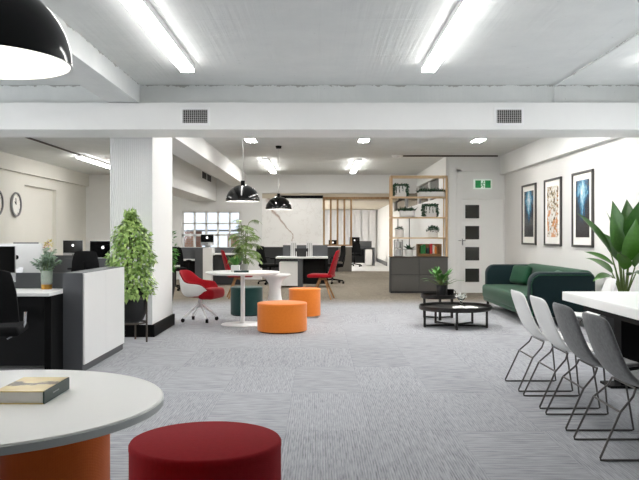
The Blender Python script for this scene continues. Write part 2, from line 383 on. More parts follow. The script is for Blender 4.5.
def w2f(m):
    for yy in (17.4, 19.2, 21.3, 24.4, 27.95): m.box(2.75, 2.86, yy, yy + 0.06, 2.1, 2.6)
part('window_frame', 'white_paint', w2, w2f, smooth=False)
# back wall with a window
WX0, WX1, WZ0, WZ1 = -3.88, -2.22, 0.86, 1.92
def wb(m):
    m.box(-6.9, WX0, 21.4, 21.6, 0, H); m.box(WX1, -1.63, 21.4, 21.6, 0, H); m.box(WX0, WX1, 21.4, 21.6, 0, WZ0); m.box(WX0, WX1, 21.4, 21.6, WZ1, H)
struct('wall_back', 'white_paint', wb, smooth=False)
win = struct('window_1', 'window_glass', lambda m: m.box(WX0, WX1, 21.50, 21.505, WZ0, WZ1), smooth=False)
def wf(m):
    for xx in (WX0, -3.555, -3.225, -2.895, -2.56, WX1 - .05): m.box(xx, xx + 0.05, 21.44, 21.56, WZ0, WZ1)
    for zz, hh in ((WZ0, .05), (1.22, .06), (1.555, .04), (WZ1 - .04, .05)): m.box(WX0, WX1, 21.44, 21.56, zz, zz + hh)
part('window_frame', 'gloss_white', win, wf, smooth=False)
struct('window_sill', 'gloss_white', lambda m: m.box(WX0 - .05, WX1 + .05, 21.3, 21.45, WZ0 - .05, WZ0), smooth=False)
struct('wall_far', 'white_paint', lambda m: m.box(-2.2, 3, 36, 36.2, 0, H), smooth=False)
struct('wall_far_left', 'white_paint', lambda m: m.box(-2.2, -2.02, 21.6, 36, 0, H), smooth=False)
struct('baseboard_side', 'charcoal', lambda m: m.box(2.70, 2.73, 30.6, 36, 0, 0.16), smooth=False)
struct('baseboard_door', 'white_paint', lambda m: m.box(2.73, 3.0, 16.375, 16.4, 0, 0.12), smooth=False)
struct('baseboard_right', 'white_paint', lambda m: m.box(3.98, 4.0, -2.6, 16.4, 0, 0.12), smooth=False)
for nm_, xx in (('added_window_right', 4.1), ('added_window_left', -6.64)):  # side windows added out of view as openings for the fill lights
    wv = struct(nm_, 'window_glass', lambda m: m.box(xx, xx + .005, 4.0, 8.4, .9, 2.4), smooth=False)
    part('window_frame', 'gloss_white', wv, lambda m: [m.box(xx - .03, xx + .03, 4.0 + i * 1.0875, 4.05 + i * 1.1875, .9, 2.4) for i in range(5)] + [m.box(xx - .03, xx + .03, 4.0, 8.4, z_, z_ + .05) for z_ in (.9, 1.7, 2.35)], smooth=False)
# beams, bulkheads, columns
struct('ceiling_beam', 'concrete', lambda m: m.box(-6.58, 4.0, 8.61, 9.2, 2.5, H), smooth=False)
struct('ceiling_bulkhead', 'white_paint', lambda m: m.box(-6.58, 4.0, 8.5, 9.2, 2.43, 2.73), smooth=False)
struct('ceiling_beam_left', 'concrete', lambda m: m.box(-2.38, -2.03, -2.6, 8.6, 2.74, H), smooth=False)
struct('ceiling_beam_rear', 'white_paint', lambda m: m.box(-2.5, -2.05, 9.2, 21.4, 2.63, H), smooth=False)
struct('ceiling_beam_back', 'white_paint', lambda m: m.box(-6.58, 2.73, 21.38, 21.8, 2.44, H), smooth=False)
struct('soffit', 'soffit', lambda m: m.box(-2.02, 2.73, 26.2, 36, 2.45, H), smooth=False)
def colm(m): m.box(-2.57, -2.05, 9.33, 10.58, 0, H)
col_ = struct('column_left', 'white_paint', colm, smooth=False)
def flutes(m):
    n = 21; w = 0.52 / n
    for i in range(n):
        x0 = -2.57 + i * w; vs = []; fs = []; k = 6
        for zc in (0.15, 2.43):
            for j in range(k + 1):
                a = PI * j / k; vs.append((x0 + w / 2 - math.cos(a) * w * 0.46, 9.33 - math.sin(a) * w * 0.32, zc))
        for j in range(k): fs.append((j, j + 1, k + 1 + j + 1, k + 1 + j))
        m.mesh(vs, fs)
part('fluted_cladding', 'clad', col_, flutes)
struct('baseboard_column', 'black', lambda m: m.box(-2.59, -2.02, 9.30, 10.61, 0, 0.15, 0.004), smooth=False)
struct('column_right', 'white_paint', lambda m: m.box(3.9, 4.0, 8.9, 9.7, 0, H), smooth=False)
def duct(m): m.box(-3.55, -2.9, 15.0, 21.38, 2.2, H)
struct('ceiling_duct', 'white_paint', duct, smooth=False)

# door
dr = struct('door_1', 'white_laminate', lambda m: m.box(3.06, 3.97, 16.43, 16.47, 0.0, 2.02), smooth=False)
for zz in (0.235, 0.70, 1.155, 1.61):
    part('glass_pane', 'dark_glass', dr, lambda m: m.box(3.15, 3.45, 16.418, 16.432, zz, zz + 0.29), smooth=False)
def dh(m):
    for xx in (2.985, 3.075):
        m.box(xx, xx + .022, 16.385, 16.43, 1.03, 1.17, .004); m.tube([(xx + .011, 16.40, 1.13), (xx + .011, 16.36, 1.13), (xx + .07, 16.36, 1.13)], .009)
part('door_handle', 'chrome', dr, dh)
def dfm(m):
    m.box(2.96, 3.06, 16.37, 16.47, 0, 2.66); m.box(3.06, 3.97, 16.38, 16.45, 2.02, 2.1); m.box(2.78, 2.83, 16.38, 16.40, 0, H)
    m.box(2.96, 3.97, 16.37, 16.45, 2.62, 2.68)
struct('trim_3', 'white_paint', dfm, smooth=False)
struct('door_transom', 'white_paint', lambda m: m.box(3.06, 3.97, 16.42, 16.5, 2.1, 2.64), smooth=False)

# outside the window
ob = thing('brick_building', 'orange brick building low outside the back window', 'building', (-4.6, 26, 0))
part('wall', 'brick', ob, lambda m: m.box(-1.2, 0.35, 0, 1.5, 0, 1.38), smooth=False)
part('wall', 'brick', ob, lambda m: m.box(1.45, 1.75, 0, 1.5, 0, 1.3), smooth=False)
part('roof', 'grille', ob, lambda m: m.box(-1.3, 1.9, -0.1, 1.6, 1.38, 1.43), smooth=False)

# ------------------------------------------------------------------ ceiling fittings
def tube_fix(x, y0, y1, label, w=0.13, mat=None):
    mat = mat or ('tube_rear' if y0 > 9 else 'tube_light')
    t = thing('ceiling_light', label, 'light', (x, y0, H), 0, 'ceiling strip lights')
    part('diffuser', mat, t, lambda m: m.box(-w / 2, w / 2, 0, y1 - y0, -0.085, -0.055, 0.006), smooth=False)
    part('housing', 'white_metal', t, lambda m: m.box(-w / 2 - .003, w / 2 + .003, -.003, y1 - y0 + .003, -0.057, 0), smooth=False)
    return t
tube_fix(-1.31, 4.6, 7.55, 'long white strip light on ceiling above left side of front bay')
tube_fix(1.08, 4.6, 7.55, 'long white strip light on ceiling right of centre in front bay')
tube_fix(3.25, 4.6, 7.55, 'strip light tip at far right edge of the front ceiling')
tube_fix(-3.7, 4.6, 7.55, 'added unseen strip light past the left edge of front ceiling')  # out of view, added for its light on the front bay
for xx in (-3.7,): tube_fix(xx, -0.6, 2.4, 'added unseen strip light on the ceiling above the viewer')  # unseen strip added to brighten the near end
tube_fix(-1.2, 16.7, 19.9, 'far strip light behind the two small black pendants')
tube_fix(0.87, 16.9, 19.9, 'far strip light near wooden slats on the rear ceiling')
tube_fix(-5.05, 16.0, 19.3, 'strip light above desks in the left office bay')
for xx in (-1.2, .87, 2.9): tube_fix(xx, 9.5, 12.1, 'added strip light on middle ceiling, unseen above the white bulkhead', mat='tube_mid' if xx > 0 else 'tube_light')  # unseen strips added to brighten the middle bay
for xx in (-.9, 1.2): tube_fix(xx, 22.2, 25.4, 'added strip light unseen behind the rear ceiling beam', mat='tube_light')  # added out of sight to light the marble and rear
for xx in (-1.2, -.2):
    tube_fix(xx, 27.5, 34, 'added strip light in far room, unseen behind the marble panel').location.z = 2.45  # unseen pair added to brighten the far room
tube_fix(-4.4, 9.5, 12.1, 'added strip light over left office, unseen above the white bulkhead')  # added out of sight to lift the left office
for x, lab in ((-1.23, 'left'), (0.79, 'middle'), (2.84, 'right')):
    t = thing('recessed_light', 'square recessed light, %s of three just behind white bulkhead' % lab, 'light', (x, 13.6, H), 0, 'square recessed lights')
    part('frame', 'white_metal', t, lambda m: m.box(-.10, .10, -.25, .25, -.012, 0), smooth=False)
    part('diffuser', 'panel_light', t, lambda m: m.box(-.085, .085, -.23, .23, -.016, -.011), smooth=False)
def vent(x, lab):
    t = thing('air_vent', lab, 'vent', (x, 8.5, 2.575), 0, 'air vents on the bulkhead')
    def fr(m):
        for a in ((-.165, .165, .075, .10), (-.165, .165, -.10, -.075), (-.165, -.14, -.075, .075), (.14, .165, -.075, .075)): m.box(a[0], a[1], -.014, 0, a[2], a[3])
    part('frame', 'white_metal', t, fr, smooth=False)
    part('backing', 'grille_dark', t, lambda m: m.box(-.14, .14, -.003, 0, -.075, .075), smooth=False)
    def sl(m):
        for i in range(13): m.box(-.132 + i * .022, -.128 + i * .022, -.012, -.004, -.075, .075)
        for i in range(6): m.box(-.14, .14, -.010, -.005, -.063 + i * .025, -.060 + i * .025)
    part('slats', 'grille', t, sl, smooth=False)
vent(-1.39, 'square grey air vent on the left of the white bulkhead'); vent(2.12, 'square grey air vent on the right of the white bulkhead')
t = thing('duct_vent', 'dark grille vent on the side of the white ceiling duct', 'vent', (-2.9, 19.5, 2.74))
def dv(m):
    for a in ((-.85, .85, .085, .11), (-.85, .85, -.11, -.085), (-.85, -.8, -.085, .085), (.8, .85, -.085, .085), (-.02, .02, -.085, .085)): m.box(0, .014, a[0], a[1], a[2], a[3])
part('frame', 'white_metal', t, dv, smooth=False); part('grille', 'grille_dark', t, lambda m: m.box(0, .005, -.8, .8, -.085, .085), smooth=False)
tag(struct('conduit_pipe', 'concrete', lambda m: m.tube([(2.66, -2, H - .02), (2.66, 8.58, H - .02), (2.66, 8.58, 2.74)], 0.011)), 'thin white conduit along front ceiling and down the beam', 'pipe')
tag(struct('ceiling_conduit', 'conduit_dark', lambda m: m.tube([(1.74, 16.2, H - .015), (3.8, 16.2, H - .015)], 0.018)), 'dark conduit running right from the smoke detector', 'pipe')
tag(struct('ceiling_conduit', 'conduit_dark', lambda m: m.tube([(-5.05, 10, H - .015), (-5.05, 16, H - .015)], 0.018)), 'dark conduit leading to the strip light in left office', 'pipe')
for n_ in ('conduit_pipe', 'ceiling_conduit', 'ceiling_conduit.001'): bpy.data.objects[n_]['kind'] = 'thing'
t = thing('smoke_detector', 'white smoke detector on rear ceiling above the shelf', 'detector', (1.66, 16.2, H))
part('base', 'white_plastic', t, lambda m: m.lathe([(.0, 0), (.12, 0), (.12, -.03), (0, -.03)], seg=24)); part('cap', 'white_plastic', t, lambda m: m.lathe([(0, -.06), (.07, -.055), (.10, -.03), (0, -.03)], seg=24))

def pendant(x, y, zr, R, label):
    t = thing('pendant_lamp', label, 'lamp', (x, y, zr), 0, 'black dome pendant lamps')
    out = [(R * math.cos(a), R * 0.98 * math.sin(a)) for a in [PI / 2 * i / 20 for i in range(21)]]
    part('lamp_shade', 'black_gloss', t, lambda m: m.lathe(out[:-1] + [(0.0, R * .98)], cap=False, seg=64))
    inn = [(R * .975 * math.cos(a), R * 0.955 * math.sin(a)) for a in [PI / 2 * i / 20 for i in range(21)]]
    def li(m): m.lathe([(R, 0)] + inn[:-1] + [(0, R * .955)], cap=False, seg=64)
    part('shade_lining', 'gloss_white', t, li, 'white inside of the dome')
    part('bulb', 'bulb', t, lambda m: m.lathe([(0, .08 * R / .25), (.04, .10 * R / .25), (.05, .13 * R / .25), (.03, .18 * R / .25), (0, .2 * R / .25)], seg=20))
    part('cap', 'black', t, lambda m: m.cyl((0, 0, R * .97), .03, .06, 20))
    part('cord', 'grille', t, lambda m: m.tube([(0, 0, R * .97 + .05), (.004, 0, (H - zr) * .6), (0, 0, H - zr - .02)], .004))
    part('ceiling_rose', 'black', t, lambda m: m.cyl((0, 0, H - zr - .05), .05, .05, 20, .06))
    return t
pendant(-1.005, 2.27, 1.765, 0.255, 'large glossy black dome pendant at top left, over the near table')
pendant(-1.12, 11.1, 1.74, 0.25, 'small black dome pendant above the white pedestal table')
pendant(-0.78, 14.5, 1.74, 0.25, 'farther small black dome pendant in front of the marble panel')

# exit sign
t = thing('exit_sign', 'green and white running man exit sign above the door', 'sign', (3.52, 16.4, 2.34))
part('housing', 'exit_lit', t, lambda m: m.box(-.195, .195, -.035, .02, -.10, .11, .004), smooth=False)
for a in (-.165, .045): part('green_panel', 'exit_lit_green', t, lambda m: m.box(a, a + .12, -.040, -.034, -.075, .085), smooth=False)
def man(m):
    y0 = -.041
    m.M = Matrix.Translation((0, y0, 0)) @ Matrix.Rotation(PI / 2, 4, 'X')
    m.cyl((0.012, 0.06, 0), .013, .004, 12)
    m.M = Matrix.Identity(4)
    for p in (((.008, .04), (-.008, -.005)), ((-.008, -.005), (.022, -.03)), ((.022, -.03), (.012, -.066)), ((-.008, -.005), (-.022, -.038)), ((-.022, -.038), (-.046, -.042)), ((.006, .035), (.034, .012)), ((.006, .035), (-.026, .02)), ((-.026, .02), (-.034, -.002))):
        m.tube([(p[0][0], y0, p[0][1]), (p[1][0], y0, p[1][1])], .0075, 6)
part('running_man', 'exit_lit_green', t, man)
def arrows(m):
    y0 = -.0415
    for sx in (-1, 1):
        vs = [(sx * .085, y0, .014), (sx * .125, y0, .014), (sx * .125, y0, .036), (sx * .16, y0, .004), (sx * .125, y0, -.028), (sx * .125, y0, -.006), (sx * .085, y0, -.006)]
        m.mesh([(v[0] , v[1], v[2]) for v in vs], [tuple(range(7))])
part('arrow', 'exit_green', t, arrows, smooth=False)

# wall clocks
def clock(y, label):
    t = thing('wall_clock', label, 'clock', (-6.58, y, 1.91), 0, 'round wall clocks')
    def ring(m): m.M = Matrix.Rotation(PI / 2, 4, 'Y'); m.lathe([(.25, 0), (.265, .02), (.262, .05), (.235, .05), (.232, .02)], seg=48, cap=False)
    part('rim', 'clock_grey', t, ring)
    def face(m): m.M = Matrix.Rotation(PI / 2, 4, 'Y'); m.cyl((0, 0, 0), .245, .02, 48)
    part('face', 'paper', t, face)
    part('hand', 'black', t, lambda m: m.tube([(.028, 0, 0), (.028, -.02, .14)], .006)); part('hand', 'black', t, lambda m: m.tube([(.028, 0, 0), (.028, -.07, .06)], .007))
    def ticks(m):
        for i in range(12):
            a = i * PI / 6; m.tube([(.022, math.sin(a) * .2, math.cos(a) * .2), (.022, math.sin(a) * .225, math.cos(a) * .225)], .004, 5)
    part('hour_mark', 'black', t, ticks)
clock(16.42, 'round white wall clock with grey rim, the whole one on the left wall'); clock(15.46, 'round wall clock cut off by the left edge of the photo')

# framed pictures on the right wall
for i, (ya, yb, art, lab) in enumerate(((14.11, 15.05, 'art_blue_dark', 'framed blue abstract nearest the exit door'), (12.64, 13.57, 'art_amber', 'framed amber and white abstract, middle picture of the three'), (11.18, 12.09, 'art_blue', 'framed blue and white abstract nearest the big plant'))):
    yc = (ya + yb) / 2 - .12; w = (yb - ya) / 2; t = thing('picture_frame', lab, 'picture', (4.0, yc, 1.64), 0, 'framed abstract pictures'); h = .575
    def fr(m):
        for a in ((-w, w, h - .035, h), (-w, w, -h, -h + .035), (-w, -w + .04, -h, h), (w - .04, w, -h, h)): m.box(-.035, 0, a[0], a[1], a[2], a[3], .003)
    part('frame', 'frame_grey', t, fr, smooth=False)
    part('mat_board', 'paper', t, lambda m: m.box(-.015, -.002, -w + .03, w - .03, -h + .03, h - .03), smooth=False)
    part('painting', art, t, lambda m: m.box(-.019, -.014, -w + .16, w - .16, -h + .15, h - .13), smooth=False)

# ------------------------------------------------------------------ shelf unit
SX0, SX1, SY0, SY1 = 1.53, 2.76, 16.35, 16.72
sh = thing('shelf_unit', 'open pine shelf unit with grey cabinet base left of the white door', 'shelf', (SX0, SY0, 0))
W = SX1 - SX0; DP = SY1 - SY0 - .35 + .33
part('cabinet', 'charcoal_dark', sh, lambda m: m.box(0, W, .02, DP, 0, .76), smooth=False)
for (a, b) in ((0, 1), (1, 1), (0, 0), (1, 0)):
    x0 = .015 + a * (W - .02) / 2; z0 = .04 + b * .36
    d = part('door', 'cabinet_grey', sh, lambda m: m.box(x0, x0 + (W - .04) / 2, 0, .02, z0, z0 + .35, .002), smooth=False)
part('cabinet_top', 'panel_brown', sh, lambda m: m.box(-.01, W + .01, -.01, DP, .76, .785), smooth=False)
for xx in (0, W - .045):
    for yy in (.0, DP - .045): part('post', 'pine', sh, lambda m: m.box(xx, xx + .045, yy, yy + .045, .785, 2.53, .003), smooth=False)
for zz in (1.17, 1.61, 2.05): part('shelf_board', 'pine_x', sh, lambda m: m.box(.0, W, -.002, DP + .002, zz, zz + .028, .003), smooth=False)
part('top_rail', 'pine_x', sh, lambda m: (m.box(0, W, 0, .045, 2.49, 2.53, .003), m.box(0, W, DP - .045, DP, 2.49, 2.53, .003), m.box(0, .045, 0, DP, 2.49, 2.53, .003), m.box(W - .045, W, 0, DP, 2.49, 2.53, .003)), smooth=False)
part('back_rod', 'charcoal', sh, lambda m: (m.tube([(.44, DP - .03, .785), (.44, DP - .03, 1.61)], .010), m.tube([(.19, DP - .03, .785), (.19, DP - .03, 1.61)], .008)))

def sx(px, z=None): return (px - 319) * 0.0217
def bush(m, c, rx, ry, rz, n, L, W_, r=rnd, half=True):
    for i in range(n):
        a = r.uniform(0, 2 * PI); e = r.uniform(0.0 if half else -.6, 1); s = math.sqrt(max(0, 1 - e * e)); d = Vector((math.cos(a) * s, math.sin(a) * s, e)); k = r.uniform(.6, 1)
        p = Vector(c) + Vector((d.x * rx * k, d.y * ry * k, d.z * rz * k))
        dd = d + Vector((r.uniform(-.7, .7), r.uniform(-.7, .7), r.uniform(-.5, .6)))
        m.leaf(p, dd, (r.uniform(-1, 1), r.uniform(-1, 1), 1), L * r.uniform(.7, 1.2), W_, r.uniform(0, .9), 3)
YS = SY0 + .17
def arch_planter(px, z, label):
    t = thing('striped_planter', label, 'planter', (sx(px), YS, z), 0, 'striped planters with ivy on the shelf')
    def rib(m):
        m.box(-.12, .12, -.09, .09, 0, .235, .015)
        for i in range(7): m.box(-.115 + i * .036, -.097 + i * .036, -.098, -.088, .01, .225, .004)
    part('pot', 'white_plastic', t, rib)
    def iv(m):
        for i in range(300):
            u = rnd.random()
            if u < .45: p = (rnd.uniform(-.15, .15), rnd.uniform(-.1, .09), .25 + rnd.uniform(-.02, .035))
            else:
                s_ = rnd.choice((-1, 1)); p = (s_ * rnd.uniform(.12, .165), rnd.uniform(-.11, .09), rnd.uniform(.03, .26))
            m.leaf(p, (rnd.uniform(-1, 1), rnd.uniform(-1, .6), rnd.uniform(-1, .5)), (rnd.uniform(-1, 1), -1, rnd.uniform(-.2, 1)), .05, .035, .4, 3)
        for i in range(24): m.leaf((-.1 + (i % 4) * .07, -.1, rnd.uniform(.12, .24)), (rnd.uniform(-.3, .3), -.2, -1), (0, -1, .2), .05, .02, .2, 3)
    part('foliage', 'leaf_dark', t, iv)
arch_planter(400, 2.078, 'striped white planter with ivy on top shelf, left end'); arch_planter(430, 1.638, 'striped white planter with ivy on second shelf, right side')
def trough(px, z, w, label, n=170, hh=.11):
    t = thing('trough_planter', label, 'planter', (sx(px), YS, z), 0, 'white trough planters on the shelf')
    def tr(m):
        m.box(-w / 2, w / 2, -.07, .07, 0, .02, .004)
        for a in ((-w / 2, w / 2, -.07, -.055), (-w / 2, w / 2, .055, .07), (-w / 2, -w / 2 + .015, -.07, .07), (w / 2 - .015, w / 2, -.07, .07)): m.box(a[0], a[1], a[2], a[3], .0, hh, .003)
    part('trough', 'white_plastic', t, tr, smooth=False)
    part('soil', 'panel_brown', t, lambda m: m.box(-w / 2 + .014, w / 2 - .014, -.056, .056, .02, hh - .015), smooth=False)
    def fo(m):
        for i in range(n):
            p = (rnd.uniform(-w / 2, w / 2), rnd.uniform(-.05, .05), hh - .02); L = rnd.uniform(.07, .15)
            m.leaf(p, (rnd.uniform(-.8, .8), rnd.uniform(-.7, .5), rnd.uniform(.4, 1.2)), (rnd.uniform(-1, 1), rnd.uniform(-1, 1), 1), L, .035, rnd.uniform(.2, 1.2), 4)
    part('foliage', 'leaf_dark', t, fo)
trough(431, 2.078, .55, 'wide white trough planter with dark greenery on top shelf', 260); trough(406.5, 1.638, .32, 'short white trough planter with dark greenery on second shelf', 150, .14)
def pot_bush(px, z, r, h, label, leaf='leaf_dark', big=1.0, mat='white_plastic', n=150):
    t = thing('potted_plant', label, 'plant', (sx(px), YS, z), 0, None)
    part('pot', mat, t, lambda m: m.lathe([(0, 0), (r * .9, 0), (r, .02), (r, h), (r - .012, h), (r - .012, h - .02), (0, h - .02)], seg=32))
    part('foliage', leaf, t, lambda m: bush(m, (0, 0, h - .02), r * 1.1 * big, r * 1.1 * big, r * 1.05 * big, n, .05 * big, .03 * big))
    return t
pot_bush(399, 1.198, .10, .17, 'small plant in white pot on third shelf, left end', n=90, big=.8)
pot_bush(432.5, 1.198, .115, .15, 'round green bush in white pot on third shelf, right side', n=260)
t = thing('leafy_plant', 'dark spiky leafed plant in white pot on the grey cabinet', 'plant', (sx(408.5), YS, .785))
part('pot', 'white_plastic', t, lambda m: m.lathe([(0, 0), (.08, 0), (.10, .15), (.088, .15), (.085, .13), (0, .13)], seg=32))
def spk(m):
    for i in range(34):
        a = rnd.uniform(0, 2 * PI); e = rnd.uniform(.15, 1.3); m.leaf((0, 0, .13), (math.cos(a), math.sin(a), e), (0, 0, 1), rnd.uniform(.15, .25), .06, rnd.uniform(.2, .8), 5)
part('foliage', 'leaf_dark', t, spk)
t = thing('wire_rack', 'grey wire rack of small tins at left end of grey cabinet', 'rack', (sx(398), YS, .785))
def rk(m):
    for xx in (-.085, .085):
        for yy in (-.08, .08): m.tube([(xx, yy, 0), (xx, yy, .36)], .006, 6)
    for zz in (.01, .18, .355): m.tube([(-.085, -.08, zz), (.085, -.08, zz), (.085, .08, zz), (-.085, .08, zz)], .005, 6, True)
part('frame', 'steel', t, rk)
for zz in (.012, .185): part('tin', 'aluminium', t, lambda m: m.cyl((0, 0, zz), .065, .14, 24, bev=.004))
# crate and its contents
cr_x = sx(428.5)
t = thing('wooden_crate', 'low wooden crate holding books on the grey cabinet', 'crate', (cr_x, YS, .785))
def crt(m):
    for a in ((-.26, .26, -.10, -.085, .0, .06), (-.26, .26, .085, .10, 0, .27), (-.26, -.245, -.1, .1, 0, .27), (.245, .26, -.1, .1, 0, .27), (-.25, .25, -.1, .1, 0, .012)): m.box(*a, .002)
part('box', 'crate_wood', t, crt, smooth=False)
for i, (xo, w, h, mt, lab) in enumerate(((-.16, .045, .22, 'book_leaf', 'green book, leftmost in the wooden crate'), (-.105, .05, .25, 'book_leaf', 'taller green book standing second from left in the wooden crate'), (-.03, .04, .17, 'book_green', 'dark green book in the middle of the wooden crate'), (.04, .05, .26, 'book_red', 'tall red book in the wooden crate'), (.095, .035, .23, 'book_cream', 'cream book right of the red one in the crate'), (.14, .04, .2, 'book_orange', 'orange book at the right in the wooden crate'))):
    b = thing('book', lab, 'book', (cr_x + xo, YS, .799), 0, 'books in the wooden crate')
    part('cover', mt, b, lambda m: m.box(-w / 2, w / 2, -.07, .06, 0, h, .002), smooth=False); part('pages', 'paper', b, lambda m: m.box(-w / 2 + .005, w / 2 - .005, -.06, .062, .004, h + .001), smooth=False)

# ------------------------------------------------------------------ carafe of rear partition: marble panel, slats, low wall
struct('low_wall', 'charcoal_dark', lambda m: m.box(-2.0, .64, 26, 26.12, 0, .84), smooth=False)
struct('low_wall_cap', 'gloss_white', lambda m: m.box(-2.0, 1.12, 25.97, 26.15, .84, .875), smooth=False)
t = tag(struct('marble_panel', 'marble', lambda m: m.box(0, 2.1, 0, .06, 0, 1.63, .003), smooth=False), 'large white marble panel with a brown vein at the back', 'panel')
t['kind'] = 'thing'; t.location = (-2.0, 26.0, .875)
tag(part('track_rail', 'black', None, lambda m: m.box(-1.5, .12, 25.95, 26.12, 2.51, 2.6), smooth=False), 'black rail along the top of the marble panel', 'rail')
t = thing('slat_screen', 'screen of upright wooden slats right of the marble panel', 'screen', (.1, 26.0, .875))
for i in range(5): part('slat', 'slat_wood', t, lambda m: m.box(.02 + i * .233, .085 + i * .233, 0, .1, .0, 1.62, .003), smooth=False)
part('rail', 'slat_wood', t, lambda m: m.box(0.02, 1.02, .02, .08, 0, .05), smooth=False); part('rail', 'slat_wood', t, lambda m: m.box(0.02, 2.55, .02, .08, 1.6, 1.68), smooth=False)
t = tag(part('ribbed_cabinet', 'grey_cabinet', None, lambda m: [m.box(.64, 1.1, 26, 26.4, 0, .84)] + [m.box(.65 + i * .03, .67 + i * .03, 25.985, 26, 0.02, .83) for i in range(15)], smooth=False), 'ribbed grey cabinet below the wooden slats', 'cabinet')
# far room
t = thing('far_desk', 'dark desk with a white drawer unit in the room beyond', 'desk', (1.75, 31, 0))
part('desktop', 'charcoal', t, lambda m: m.box(-.55, .48, -.35, .35, .68, .74), smooth=False); part('leg', 'charcoal', t, lambda m: m.box(.42, .48, -.35, .35, 0, .68), smooth=False); part('leg', 'charcoal', t, lambda m: m.box(-.55, -.49, -.35, .35, 0, .68), smooth=False)
part('drawer_unit', 'white_laminate', t, lambda m: m.box(.1, .38, -.34, .3, .05, .66, .004), smooth=False); part('back_panel', 'charcoal_dark', t, lambda m: m.box(-.49, .42, .2, .24, .1, .68), smooth=False)
part('divider', 'charcoal', t, lambda m: m.box(-.2, .4, .33, .36, .74, 1.0), smooth=False)
def blinds(m):
    for i in range(14): m.box(-1.95 + i * .33, -1.95 + i * .33 + .30, 35.86, 35.9, .02, 2.42)
tag(part('vertical_blind', 'blind', None, blinds, smooth=False), 'pale vertical blind across the wall of the far room', 'blind')

# ------------------------------------------------------------------ monitors
def apple(m, s):
    vs = []; n = 28
    for i in range(n):
        a = 2 * PI * i / n; r = s * (1 - .12 * math.exp(-((a - PI / 2) / .35) ** 2) - .06 * math.exp(-((a - 3 * PI / 2) / .3) ** 2))
        x, z = r * math.cos(a), r * math.sin(a) * 1.02
        dx, dz = x - s * 1.12, z - s * .12; d = math.hypot(dx, dz)
        if d < s * .42: x, z = s * 1.12 + dx / d * s * .42, s * .12 + dz / d * s * .42
        vs.append((x, 0, z))
    m.mesh(vs, [tuple(range(n))])
    m.mesh([(s * .02, 0, s * 1.05), (s * .10, 0, s * 1.3), (s * .36, 0, s * 1.5), (s * .30, 0, s * 1.22)], [(0, 1, 2, 3)])
def imac(loc, rz, label, w=.53, hs=.32, zb=.15, back=False, group='slim desktop computers', mark=True):
    """faces -y; desk height is loc.z"""
    t = thing('desktop_computer', label, 'computer', loc, rz, group); ch = .085
    part('case', 'aluminium', t, lambda m: m.box(-w / 2, w / 2, -.004, .018, zb, zb + ch + hs, .006))
    part('screen', 'black_gloss', t, lambda m: m.box(-w / 2 + .004, w / 2 - .004, -.008, -.003, zb + ch, zb + ch + hs - .004, .002), smooth=False)
    def st(m):
        m.box(-.09, .09, -.06, .12, 0, .008, .003); m.mesh([(-.07, .10, .006), (.07, .10, .006), (.07, .03, zb + .12), (-.07, .03, zb + .12), (-.07, .108, .006), (.07, .108, .006), (.07, .018, zb + .12), (-.07, .018, zb + .12)], [(0, 1, 2, 3), (4, 5, 6, 7), (0, 3, 7, 4), (1, 2, 6, 5), (0, 1, 5, 4), (2, 3, 7, 6)])
    part('stand', 'aluminium', t, st)
    if back:
        part('back_cover', 'white_plastic', t, lambda m: m.box(-w / 2 + .002, w / 2 - .002, .016, .03, zb, zb + ch + hs, .008))
        def mk(m): m.M = Matrix.Translation((0, .0312, zb + ch + hs * .5)); apple(m, .024)
        part('logo', 'black', t, mk, 'black fruit shaped mark')
    elif mark:
        def mk(m): m.M = Matrix.Translation((0, -.0095, zb + ch + hs * .60)); apple(m, .026)
        part('logo', 'screen_mark', t, mk, 'white mark on the dark screen')
        def m2(m): m.M = Matrix.Translation((0, -.0055, zb + ch * .5)); apple(m, .012)
        part('chin_logo', 'black', t, m2, 'small black mark below the screen')
    return t

# ------------------------------------------------------------------ reception workstation (left)
wk = thing('workstation', 'grey and white double workstation at left with tall end panels', 'desk', (-2.14, 6.9, 0))
part('end_pier', 'charcoal', wk, lambda m: m.box(-.19, -.012, 0, 1.42, .0, .905, .003), smooth=False)
part('end_panel', 'white_laminate', wk, lambda m: (m.box(-.012, .004, .01, .70, .07, .90, .002), m.box(-.012, .004, .703, 1.42, .07, .90, .002)), 'white side panel', smooth=False)
part('plinth', 'charcoal_dark', wk, lambda m: m.box(-.19, -.02, .02, 1.4, 0, .07), smooth=False)
part('worktop', 'gloss_white', wk, lambda m: m.box(-3.4, -.19, -.35, .22, .72, .75, .003), smooth=False)
part('divider', 'charcoal', wk, lambda m: m.box(-3.4, -.19, .22, .26, .06, .895, .003), smooth=False)
part('worktop', 'charcoal_dark', wk, lambda m: m.box(-3.4, -.19, .26, 1.08, .70, .73, .003), smooth=False)
part('leg', 'black', wk, lambda m: m.box(-.25, -.19, -.3, .2, 0, .72, .002), smooth=False)
part('apron', 'black_matt', wk, lambda m: m.box(-3.4, -.25, -.22, -.2, .62, .72), smooth=False)
part('modesty_panel', 'black_matt', wk, lambda m: m.box(-3.4, -.25, .18, .2, .03, .72), smooth=False)
imac((-3.03, 6.95, .75), 0, 'near desktop computer with black screen at far left edge', .5, .245, .07, mark=False)
imac((-3.0, 7.55, .73), 180, 'white back of desktop computer with black fruit mark behind the eucalyptus', .50, .27, .08, back=True)
